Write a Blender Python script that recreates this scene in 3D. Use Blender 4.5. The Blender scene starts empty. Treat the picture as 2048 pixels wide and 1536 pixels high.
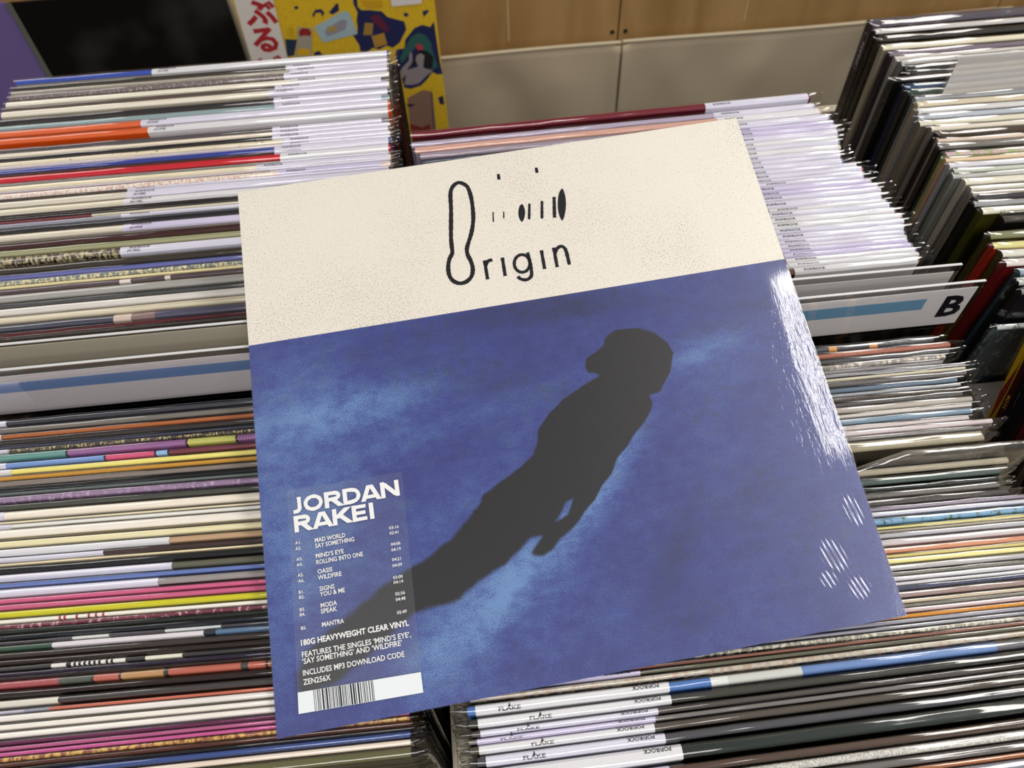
import bpy, math, random
import numpy as np
from mathutils import Vector, Matrix
random.seed(7)
C = bpy.context.scene.collection
S = bpy.context.scene
# ------------------------------------------------------------------ camera
cam_d = bpy.data.cameras.new('camera'); cam = bpy.data.objects.new('camera', cam_d); C.objects.link(cam)
right = Vector((0.99422014,-0.10309234,-0.02997125)); up = Vector((0.10137919,0.80962409,0.57812723)); fwd = Vector((0.03533505,0.5778242,-0.815396))
Mx = Matrix((right, up, -fwd)).transposed().to_4x4(); Mx.translation = (0.02901311, 0, 0.37427746)
cam.matrix_world = Mx
cam_d.sensor_width = 36; cam_d.lens = 1550/2048*36; cam_d.clip_start = .01
cam_d.dof.use_dof = True; cam_d.dof.focus_distance = .43; cam_d.dof.aperture_fstop = 13
S.camera = cam
# ------------------------------------------------------------------ light and exposure
w = bpy.data.worlds.new('room_light'); S.world = w; w.use_nodes = True
w.node_tree.nodes['Background'].inputs[0].default_value = (.86,.88,1,1)
w.node_tree.nodes['Background'].inputs[1].default_value = .27
def lamp(name, loc, sx, sy, power, col=(1,1,1), aim=None):
    d = bpy.data.lights.new(name, 'AREA'); d.shape = 'RECTANGLE'; d.size = sx; d.size_y = sy; d.energy = power; d.color = col
    o = bpy.data.objects.new(name, d); C.objects.link(o); o.location = loc
    if aim: o.rotation_euler = (Vector(aim)-Vector(loc)).to_track_quat('-Z','Y').to_euler()
    return o
lamp('ceiling_strip_light', (1.52,.55,2.0), .40, 2.6, 74, (1,.97,.92))
lamp('ceiling_panel_light', (-1.6,.6,2.1), 1.0, 1.2, 24, (1,.97,.93))
lamp('camera_side_fill', (-.1,-1.7,1.7), 1.6, 1.0, 58, (1,.96,.92), aim=(.1,.5,-.1))  # unseen fill lamp behind the camera, added to brighten upright faces
S.view_settings.view_transform = 'Standard'; S.view_settings.look = 'None'; S.view_settings.gamma = 1
S.view_settings.use_curve_mapping = False; S.view_settings.exposure = -.55
# ------------------------------------------------------------------ helpers
def lin(h):
    o = []
    for i in (0,2,4):
        c = int(h[i:i+2],16)/255; o.append(c/12.92 if c <= .04045 else ((c+.055)/1.055)**2.4)
    return (*o, 1)
MATS = {}
def newmat(key):
    m = bpy.data.materials.new(key); m.use_nodes = True; nt = m.node_tree
    return m, nt, nt.nodes['Principled BSDF']
def paper(h, rough=.45, grain=.10, spec=.25, veil_off=.0):
    k = ('paper',h,rough,grain,veil_off)
    if k in MATS: return MATS[k]
    m, nt, b = newmat('paper_'+h); N = nt.nodes; L = nt.links
    tc = N.new('ShaderNodeTexCoord'); mp = N.new('ShaderNodeMapping'); mp.inputs['Scale'].default_value = (30,260,260)
    nz = N.new('ShaderNodeTexNoise'); nz.inputs['Scale'].default_value = 3; nz.inputs['Detail'].default_value = 4
    L.new(tc.outputs['Object'], mp.inputs[0]); L.new(mp.outputs[0], nz.inputs[0])
    mx = N.new('ShaderNodeMix'); mx.data_type = 'RGBA'; c = [max(v*1.02-veil_off, .003) for v in lin(h)[:3]]
    mx.inputs['A'].default_value = (c[0]*(1-grain),c[1]*(1-grain),c[2]*(1-grain),1)
    mx.inputs['B'].default_value = (min(c[0]*(1+grain),1),min(c[1]*(1+grain),1),min(c[2]*(1+grain),1),1)
    L.new(nz.outputs[0], mx.inputs['Factor']); L.new(mx.outputs['Result'], b.inputs['Base Color'])
    b.inputs['Roughness'].default_value = rough; b.inputs['Specular IOR Level'].default_value = spec
    MATS[k] = m; return m
def blocks(seg, key):                     # printed colour blocks along the sleeve (object X, mm)
    m, nt, b = newmat('print_blocks_'+key); N = nt.nodes; L = nt.links
    tc = N.new('ShaderNodeTexCoord'); sp = N.new('ShaderNodeSeparateXYZ'); L.new(tc.outputs['Object'], sp.inputs[0])
    src = sp.outputs['X']; m0 = N.new('ShaderNodeMath'); m0.operation = 'MULTIPLY_ADD'; m0.inputs[1].default_value = 1/.32
    m0.inputs[2].default_value = 0; L.new(src, m0.inputs[0])
    m1 = N.new('ShaderNodeMath'); m1.operation = 'MULTIPLY_ADD'; m1.inputs[1].default_value = .5   # print edges run slightly slanted
    L.new(sp.outputs['Z'], m1.inputs[0]); L.new(m0.outputs[0], m1.inputs[2])
    cur = m1.outputs[0]; seg = list(seg); out = None; prev_end = 0
    chunks = [seg[i:i+28] for i in range(0, len(seg), 28)]
    start = 0.0; cols = []
    for ch in chunks:
        r = N.new('ShaderNodeValToRGB'); r.color_ramp.interpolation = 'CONSTANT'; e = r.color_ramp.elements
        e.remove(e[1]); e[0].position = 0; e[0].color = lin(ch[0][1]); p = ch[0][0]
        for x, h in ch[1:]:
            q = e.new(min(max(p/320,0),1)); q.color = lin(h); p = x
        L.new(cur, r.inputs[0]); cols.append((r, start)); start = p/320
    out = cols[0][0].outputs[0]
    for r, st in cols[1:]:
        g = N.new('ShaderNodeMath'); g.operation = 'GREATER_THAN'; g.inputs[1].default_value = st; L.new(cur, g.inputs[0])
        mx = N.new('ShaderNodeMix'); mx.data_type = 'RGBA'; L.new(g.outputs[0], mx.inputs['Factor']); L.new(out, mx.inputs['A']); L.new(r.outputs[0], mx.inputs['B']); out = mx.outputs['Result']
    L.new(out, b.inputs['Base Color']); b.inputs['Roughness'].default_value = .38
    return m
def speck(h1, h2, sc, th):                # printed speckle or lettering-like marks
    k = ('speck',h1,h2,sc,th)
    if k in MATS: return MATS[k]
    m, nt, b = newmat('print_marks_'+h1); N = nt.nodes; L = nt.links
    tc = N.new('ShaderNodeTexCoord'); mp = N.new('ShaderNodeMapping'); mp.inputs['Scale'].default_value = (2.2,1.2,1.2)
    nz = N.new('ShaderNodeTexNoise'); nz.inputs['Scale'].default_value = sc*4; nz.inputs['Detail'].default_value = 5; nz.inputs['Roughness'].default_value = .7
    L.new(tc.outputs['Object'], mp.inputs[0]); L.new(mp.outputs[0], nz.inputs[0])
    r = N.new('ShaderNodeMapRange'); r.inputs[1].default_value = th-.02; r.inputs[2].default_value = th+.05; L.new(nz.outputs[0], r.inputs[0])
    mx = N.new('ShaderNodeMix'); mx.data_type = 'RGBA'; mx.inputs['A'].default_value = lin(h1); mx.inputs['B'].default_value = lin(h2)
    L.new(r.outputs[0], mx.inputs['Factor']); L.new(mx.outputs['Result'], b.inputs['Base Color']); b.inputs['Roughness'].default_value = .38
    MATS[k] = m; return m
def clear(name, rough=.09, ior=1.45, veil=.0, bump=.0, bscale=(8,60,60), tint=(1,1,1,1)):
    if name in MATS: return MATS[name]
    m = bpy.data.materials.new(name); m.use_nodes = True; nt = m.node_tree; N = nt.nodes; L = nt.links; N.clear()
    out = N.new('ShaderNodeOutputMaterial'); tr = N.new('ShaderNodeBsdfTransparent'); tr.inputs[0].default_value = tint
    gl = N.new('ShaderNodeBsdfGlossy'); gl.inputs['Roughness'].default_value = rough; gl.inputs['Color'].default_value = (1,1,1,1)
    fr = N.new('ShaderNodeLayerWeight'); fr.inputs['Blend'].default_value = .5      # thin film: Schlick on the facing angle, same from both sides
    pw = N.new('ShaderNodeMath'); pw.operation = 'POWER'; pw.inputs[1].default_value = 5; L.new(fr.outputs['Facing'], pw.inputs[0])
    f0 = ((ior-1)/(ior+1))**2
    ml = N.new('ShaderNodeMath'); ml.operation = 'MULTIPLY_ADD'; ml.inputs[1].default_value = 1-f0; ml.inputs[2].default_value = f0+veil; ml.use_clamp = True
    L.new(pw.outputs[0], ml.inputs[0])
    mx = N.new('ShaderNodeMixShader'); L.new(ml.outputs[0], mx.inputs[0]); L.new(tr.outputs[0], mx.inputs[1]); L.new(gl.outputs[0], mx.inputs[2]); L.new(mx.outputs[0], out.inputs[0])
    if bump:
        tc = N.new('ShaderNodeTexCoord'); mp = N.new('ShaderNodeMapping'); mp.inputs['Scale'].default_value = bscale
        nz = N.new('ShaderNodeTexNoise'); nz.inputs['Scale'].default_value = 2; nz.inputs['Detail'].default_value = 2
        bp = N.new('ShaderNodeBump'); bp.inputs['Strength'].default_value = bump; bp.inputs['Distance'].default_value = .004
        L.new(tc.outputs['Object'], mp.inputs[0]); L.new(mp.outputs[0], nz.inputs[0]); L.new(nz.outputs[0], bp.inputs['Height'])
        L.new(bp.outputs[0], gl.inputs['Normal']); L.new(bp.outputs[0], fr.inputs['Normal'])
    MATS[name] = m; return m
def obj(name, verts, faces, mats, parent=None, fm=None, smooth=False):
    me = bpy.data.meshes.new(name); me.from_pydata([tuple(v) for v in verts], [], faces)
    for m in (mats if isinstance(mats,(list,tuple)) else [mats]): me.materials.append(m)
    if fm: me.polygons.foreach_set('material_index', fm)
    if smooth: me.polygons.foreach_set('use_smooth', [True]*len(me.polygons))
    me.update(); o = bpy.data.objects.new(name, me); C.objects.link(o)
    if parent: o.parent = parent
    return o
def tag(o, label=None, cat=None, group=None, kind=None):
    if label: o['label'] = label
    if cat: o['category'] = cat
    if group: o['group'] = group
    if kind: o['kind'] = kind
    return o
def thing(name, loc=(0,0,0), rot=(0,0,0)):
    o = bpy.data.objects.new(name, None); C.objects.link(o); o.location = loc; o.rotation_euler = rot; o.empty_display_size = .02; return o
def box_vf(x0,x1,y0,y1,z0,z1):
    v = [(x,y,z) for x in (x0,x1) for y in (y0,y1) for z in (z0,z1)]
    return v, [(0,1,3,2),(4,6,7,5),(0,4,5,1),(2,3,7,6),(0,2,6,4),(1,5,7,3)]
def box(name, x0,x1,y0,y1,z0,z1, m, parent=None, bev=.0):
    v, f = box_vf(x0,x1,y0,y1,z0,z1); o = obj(name, v, f, m, parent)
    if bev:
        b = o.modifiers.new('bevel','BEVEL'); b.width = bev; b.segments = 2
    return o
def extrude(name, prof, xs, m, parent=None, fm=None, closed=False, caps=True, smooth=False, fn=None):
    """profile [(y,z)] swept along x stations; fn may displace"""
    V = []; F = []; n = len(prof); M = []
    for i, x in enumerate(xs):
        for j, (y, z) in enumerate(prof):
            p = (x, y, z); V.append(fn(i, j, p) if fn else p)
    seg = n if closed else n-1
    for i in range(len(xs)-1):
        for j in range(seg):
            a = i*n+j; b = i*n+(j+1)%n; F.append((a, b, b+n, a+n)); M.append(fm[j] if fm else 0)
    if caps:
        F.append(tuple(range(n-1,-1,-1))); M.append(0); F.append(tuple((len(xs)-1)*n+j for j in range(n))); M.append(0)
    return obj(name, V, F, m, parent, M, smooth)
def text_mesh(s, size, bold=0.0):
    cu = bpy.data.curves.new('t','FONT'); cu.body = s; cu.size = size; cu.offset = bold; cu.resolution_u = 2
    t = bpy.data.objects.new('t', cu); C.objects.link(t)
    dg = bpy.context.evaluated_depsgraph_get(); me = bpy.data.meshes.new_from_object(t.evaluated_get(dg))
    bpy.data.objects.remove(t); bpy.data.curves.remove(cu)
    n = len(me.vertices); co = np.empty(n*3, 'f'); me.vertices.foreach_get('co', co)
    co = co.reshape(-1,3); faces = [tuple(p.vertices) for p in me.polygons]; bpy.data.meshes.remove(me)
    return co, faces
TXT_CACHE = {}
def flat_text(s, bold=0.0):
    if (s,bold) not in TXT_CACHE: TXT_CACHE[(s,bold)] = text_mesh(s, 1.0, bold)
    return TXT_CACHE[(s,bold)]
# ------------------------------------------------------------------ the setting
cream = paper('d9d0b8', .5, .04)
m, nt, b = newmat('floor_vinyl'); b.inputs['Base Color'].default_value = (.16,.13,.11,1); b.inputs['Roughness'].default_value = .5; floor_m = m
nz = nt.nodes.new('ShaderNodeTexNoise'); nz.inputs['Scale'].default_value = 6; rr = nt.nodes.new('ShaderNodeValToRGB')
rr.color_ramp.elements[0].color = (.12,.10,.085,1); rr.color_ramp.elements[1].color = (.2,.17,.14,1)
nt.links.new(nz.outputs[0], rr.inputs[0]); nt.links.new(rr.outputs[0], b.inputs['Base Color'])
tag(box('floor', -3,3.4,-2.2,1.6,-1.14,-1.1, floor_m), kind='structure')
tag(box('wall_back', -3,3.4,1.52,1.6,-1.1,1.6, paper('cfc6b4',.6,.05)), kind='structure')
# wooden panelling above the curtain
def wood(name):
    m, nt, b = newmat(name); N = nt.nodes; L = nt.links
    tc = N.new('ShaderNodeTexCoord'); mp = N.new('ShaderNodeMapping'); mp.inputs['Scale'].default_value = (5,5,.9)
    nz = N.new('ShaderNodeTexNoise'); nz.inputs['Scale'].default_value = 3; nz.inputs['Detail'].default_value = 7; nz.inputs['Distortion'].default_value = .6
    r = N.new('ShaderNodeValToRGB'); r.color_ramp.elements[0].position = .3; r.color_ramp.elements[0].color = lin('93703f'); r.color_ramp.elements[1].position = .75; r.color_ramp.elements[1].color = lin('b08d5b')
    L.new(tc.outputs['Object'], mp.inputs[0]); L.new(mp.outputs[0], nz.inputs[0]); L.new(nz.outputs[0], r.inputs[0]); L.new(r.outputs[0], b.inputs['Base Color'])
    b.inputs['Roughness'].default_value = .45
    return m
wm = wood('maple_panel_wood')
cab = thing('wooden_cabinet', (0,1.35,-1.1)); tag(cab, 'maple wood panelled cabinet above the beige curtains at the back', 'cabinet')
xs = [-1.6,-.95,-.32,.3445,1.083,1.75,2.4]
for a, b_ in zip(xs[:-1], xs[1:]): box('panel', a+.0012, b_-.0012, 0, .018, .622, 1.9, wm, cab, .0012)
box('carcass', -1.6,2.4,.019,.16,0,1.9, paper('2b2119',.6), cab)
sm = paper('2a2622',.35); pale = paper('c7ad80',.5)
def disc(name, x, z, r, m, parent, y=-.0012, n=16, th=.0012):
    V = [(x+r*math.cos(2*math.pi*i/n), y, z+r*math.sin(2*math.pi*i/n)) for i in range(n)] + [(x+r*math.cos(2*math.pi*i/n), y+th, z+r*math.sin(2*math.pi*i/n)) for i in range(n)]
    F = [tuple(range(n))[::-1]] + [(i,(i+1)%n,(i+1)%n+n,i+n) for i in range(n)]
    return obj(name, V, F, m, parent)
for sx in (.333,.358): disc('screw', sx, .668, .0042, sm, cab)
for sx in (.139,.583): box('pale_line', sx-.0009, sx+.0009, -.0004, 0, .668, 1.9, pale, cab)  # thin pale vertical lines on the panel faces
# curtains
m, nt, b = newmat('beige_curtain_cloth'); N = nt.nodes; L = nt.links
nz = N.new('ShaderNodeTexNoise'); nz.inputs['Scale'].default_value = 900; bp = N.new('ShaderNodeBump'); bp.inputs['Strength'].default_value = .25; bp.inputs['Distance'].default_value = .0006
L.new(nz.outputs[0], bp.inputs['Height']); L.new(bp.outputs[0], b.inputs['Normal']); b.inputs['Base Color'].default_value = lin('b5a68c'); b.inputs['Roughness'].default_value = .85
cloth = m
def curtain(x0, x1, seed, label):
    t = thing('curtain', ((x0+x1)/2,1.34,-1.09)); tag(t, label, 'curtain', 'beige curtains under the cabinet')
    rnd = random.Random(seed); nx, nz_ = 90, 40; w_ = x1-x0; V = []; F = []
    fans = [(rnd.uniform(.0,1.0), rnd.uniform(.5,1.6), rnd.uniform(-1.2,1.2), rnd.uniform(0,6)) for _ in range(7)]
    for j in range(nz_+1):
        v = j/nz_; z = .640*v; d = 1-v
        for i in range(nx+1):
            u = i/nx; x = -w_/2+u*w_
            y = 0
            for (c, k, s, ph) in fans: y += .011*math.exp(-((u-c-s*d*.45)/(.045+.16*d*k))**2)*min(1,d*9)*math.cos(ph)
            y += .006*d*math.sin(u*9+seed)*min(1,d*5)+ .003*math.sin(u*23+d*7+seed)*d
            edge = min(u,1-u); y += .007*math.exp(-(edge/.02)**2)
            V.append((x, -.004-y, z + .0022*math.sin(u*6+seed)*v))
    n = nx+1
    F = [(j*n+i, j*n+i+1, (j+1)*n+i+1, (j+1)*n+i) for j in range(nz_) for i in range(nx)]
    o = obj('cloth', V, F, cloth, t, smooth=True); sd = o.modifiers.new('thickness','SOLIDIFY'); sd.thickness = .0012
    # folded hem along the top
    V = []; F = []
    for i in range(nx+1):
        x = -w_/2+w_*i/nx; zz = .645+.0022*math.sin(i/nx*6+seed)
        for k in range(6):
            a = k/6*2*math.pi; V.append((x, -.006+.0035*math.cos(a), zz+.0032*math.sin(a)))
    F = [(i*6+k, i*6+(k+1)%6, (i+1)*6+(k+1)%6, (i+1)*6+k) for i in range(nx) for k in range(6)]
    obj('hem', V, F, paper('c9bb9f',.8), t, smooth=True)
curtain(-.40,.3475,3,'beige cloth curtain on the left of the seam, beside the yellow album')
curtain(.3505,1.10,8,'beige cloth curtain right of the seam, behind the right bin')
curtain(1.103,1.85,5,'beige cloth curtain farthest right, mostly hidden by the right bin')
# ------------------------------------------------------------------ table, bins
tag(box('display_table', -1.1,1.15,-.06,.70,-.375,-.346, paper('4a3626',.5,.2)), 'dark brown table top carrying the three record bins', 'table')
def crate(x0, x1, label):
    t = thing('record_bin', ((x0+x1)/2, .3, -.346)); tag(t, label, 'bin', 'cream record bins side by side'); hx = (x1-x0)/2
    box('floor_panel', -hx,hx,-.29,.352,.0005,.0125, cream, t)
    box('back_panel', -hx,hx,.342,.352,.013,.232, cream, t, .001)
    box('side_panel', -hx,-hx+.003,-.29,.3415,.013,.185, cream, t)
    box('side_panel', hx-.003,hx,-.29,.3415,.013,.185, cream, t)
    box('front_panel', -hx+.0032,hx-.0032,-.29,-.282,.013,.16, cream, t)
    return t
crate(-.3575,-.0120,'cream record bin on the left under the big blue album')
crate(-.0117,.3520,'cream record bin in the middle with the B divider')
cr3 = crate(.3535,.745,'cream record bin on the right, cut by the frame edge')
# ------------------------------------------------------------------ records
bag_m = clear('clear_sleeve_plastic', .08, 1.45, .03, .16)
bag_t = clear('hazy_clear_plastic', .22, 1.5, .10, .35, (25,45,45))
bag_s = clear('crinkled_clear_plastic', .12, 1.5, .04, .5, (25,45,45))
strip_w = {1: paper('d6d4e2',.55,.03), 2: paper('cdc6e0',.55,.03), 3: paper('dcdcde',.55,.03)}
ink = paper('26242a',.6,.0)
BINN = {1:'left', 2:'middle', 3:'right'}
GR = {1:'records filed in the left bin', 2:'records filed in the middle bin', 3:'records filed in the right bin'}
PR_ME = None
def sleeve_profile(t, h, groove):
    r = min(t*.42, .0016); z1 = -.0; P = [(0,-h),(0,-r)]
    for a in (30,60): P.append((r-r*math.cos(math.radians(a)), -r+r*math.sin(math.radians(a))))
    P.append((r,z1)); top = len(P)-1
    if groove and t > .0028:
        P += [(t*.46,0),(t*.5,-.0016),(t*.54,0)]
    P.append((t-r,z1))
    for a in (60,30): P.append((t-r+r*math.cos(math.radians(a)), -r+r*math.sin(math.radians(a))))
    P += [(t,-r),(t,-h)]
    n = len(P); fm = [0]*n
    for i in range(1, n-2): fm[i] = 1
    return P, fm
def make_record(i, b, name, e, f, xl, yl, z, yaw, t, st, seg, nzs, fl, rnd, lean=0, H=None):
    """origin: top front-left corner of the sleeve; local +x along the sleeve, +y towards the back"""
    h = (z+.3325) if H is None else H
    root = thing('record_sleeve', (xl, yl-t, z), (lean, 0, math.radians(yaw)))
    W = .315
    P, fm = sleeve_profile(t, h, 'g' in fl)
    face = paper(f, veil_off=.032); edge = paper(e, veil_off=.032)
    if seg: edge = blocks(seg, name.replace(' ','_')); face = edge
    if nzs:
        hx, sc, th = nzs.split(',') if ',' in nzs else (nzs.split()[0],'60',' .55')
        hx = hx.split()[0]; edge = speck(e, hx, float(sc), float(th)); face = speck(f, hx, float(sc), float(th)+.02)
    extrude('cardboard_sleeve', P, [0,.0006,W-.0006,W], [face, edge], root, fm, closed=True)
    # clear outer bag: rounded, a little wavy, its end pinched and crumpled
    g = .00045 if t < .0022 else .0006
    tb = t+2*g; ph = rnd.uniform(0,6.3); rise = .0012+rnd.uniform(0,.0012)
    if 'c' in fl: rise += .005
    tall = .0165 if 'T' in fl else 0      # its bag stands up where the big album does not press it down
    over = {1:.0085, 2:.0095, 3:.004}[b] + rnd.uniform(-.0015,.001)
    x0 = -.0045 if b == 3 else -.001; x1 = W+over
    if b == 2 and st and st[0] == 4: x0, x1 = -.0085+rnd.uniform(-.001,.0025), W+.001
    ns = 26; xs = [x0+(x1-x0)*k/ns for k in range(ns+1)]
    if x1-W > .004: xs += [x1-.007, x1-.0045, x1-.002]; xs = sorted(set(round(q,5) for q in xs))
    if x0 < -.004: xs += [x0+.002,x0+.0045,x0+.007]; xs = sorted(set(round(q,5) for q in xs))
    B = [(-g,-h+.002),(-g,-.03),(-g,-.006),(-g,-.0014),(tb*.12-g,rise*.45),(tb*.35-g,rise*.95),(tb*.62-g,rise),(tb*.86-g,rise*.5),(t+g,-.0014),(t+g,-.03),(t+g,-h+.002)]
    am = .35 if b == 1 else .8
    def fn(k, j, p):
        x, y, zz = p; top = 3 <= j <= 7
        if tall and 3 <= j <= 7: q = min(max((x-.222)/.03,0),1); zz += tall*q*q*(3-2*q)
        if top:
            zz += am*.0006*math.sin(x*95+ph+j*.4)+am*.0004*math.sin(x*231+ph*2)
            y += am*.00012*math.sin(x*70+ph)
        e1 = max(0, 1-(x1-x)/.008) if x1-W > .004 else 0
        e0 = max(0, 1-(x-x0)/.008) if x0 < -.004 else 0
        ee = max(e0, e1)
        if ee > 0 and zz > -.05:
            mid = t*.5; y = mid+(y-mid)*(1-.85*ee)+ (rnd.uniform(-.0006,.0006))*ee
            zz += rnd.uniform(-.0012,.0016)*ee - .0006*ee
        return (x, min(max(y,-g-.0001),t+g+.0001), zz)
    if 'f' not in fl or True:
        extrude('plastic_bag', B, xs, bag_t if 'T' in fl else bag_s if 'c' in fl else bag_m, root, None, caps=False, smooth=True, fn=fn)
    if st:
        a, c = st[0]/1000, st[1]/1000
        if b == 1 and st[0] > 20 and ('g' in fl or rnd.random() < .72): c = .3135
        g2 = .00022; pr = [(-g2,-.042),(-g2,-.0012),(t*.18,g2*1.4),(t*.82,g2*1.4),(t+g2,-.0012),(t+g2,-.02)]
        mk = strip_w[1 if rnd.random() < .45 else (2 if rnd.random() < .5 else 3)]
        s_ = extrude('price_strip', pr, [a,(a+c)/2,c], mk, root, caps=False)
        s_['label'] = 'white paper price strip folded over the edge'
        if c-a > .06:
            prints = []
            if b == 1 and yl > .31:
                prints = [('POP/ROCK', a+.0062, .36, .0029, 0)] if t > .002 else []
                if t > .0048 and ('g' in fl or 'M' in fl or i == 0): prints = [('POP/ROCK', a+.0062, .52, .0029, 0), ('('+str(41100+(i*757)%899)+')', a+.0052, .08, .0029, 0)]
            if b == 2 and yl > .3: prints = [('POP/ROCK', a+.0062, .25, .0029, 0)]
            if 'f' in fl: prints = [('FLAKE', .022+.008*math.sin(i*2.1), .04, .0040, 0), ('POP/ROCK', c-.005, .95, .0029, 1)]
            V = []; F = []; zt_ = g2*1.4+.00012
            for s, px, py, sz, flip in prints:
                co, fc = flat_text(s, .02); o0 = len(V); ysz = min(sz, t*.62)
                if t > .0048 and len(prints) == 2 and not flip and 'f' not in fl: ysz = t*.42
                for q in co:
                    if flip: V.append((px-q[0]*sz*.95, t*py-q[1]*ysz, zt_))
                    else: V.append((px+q[0]*sz, t*py+q[1]*ysz, zt_ if t*py+q[1]*ysz > t*.16 else zt_-.0001))
                F += [tuple(k+o0 for k in fa) for fa in fc]
                if s == 'FLAKE':        # the tall spike of the A in the shop's mark
                    o0 = len(V); ax = px+1.42*sz; V += [(ax-.0007,t*py+.0015,zt_),(ax+.0007,t*py+.0015,zt_),(ax,t*py+.0036,zt_)]; F.append((o0,o0+1,o0+2))
            if V: obj('printed_lettering', V, F, ink, s_)
    return root
ORD = ['','first','second','third','fourth','fifth','sixth','seventh','eighth','ninth','tenth','eleventh','twelfth','thirteenth','fourteenth','fifteenth','sixteenth','seventeenth','eighteenth']
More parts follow.
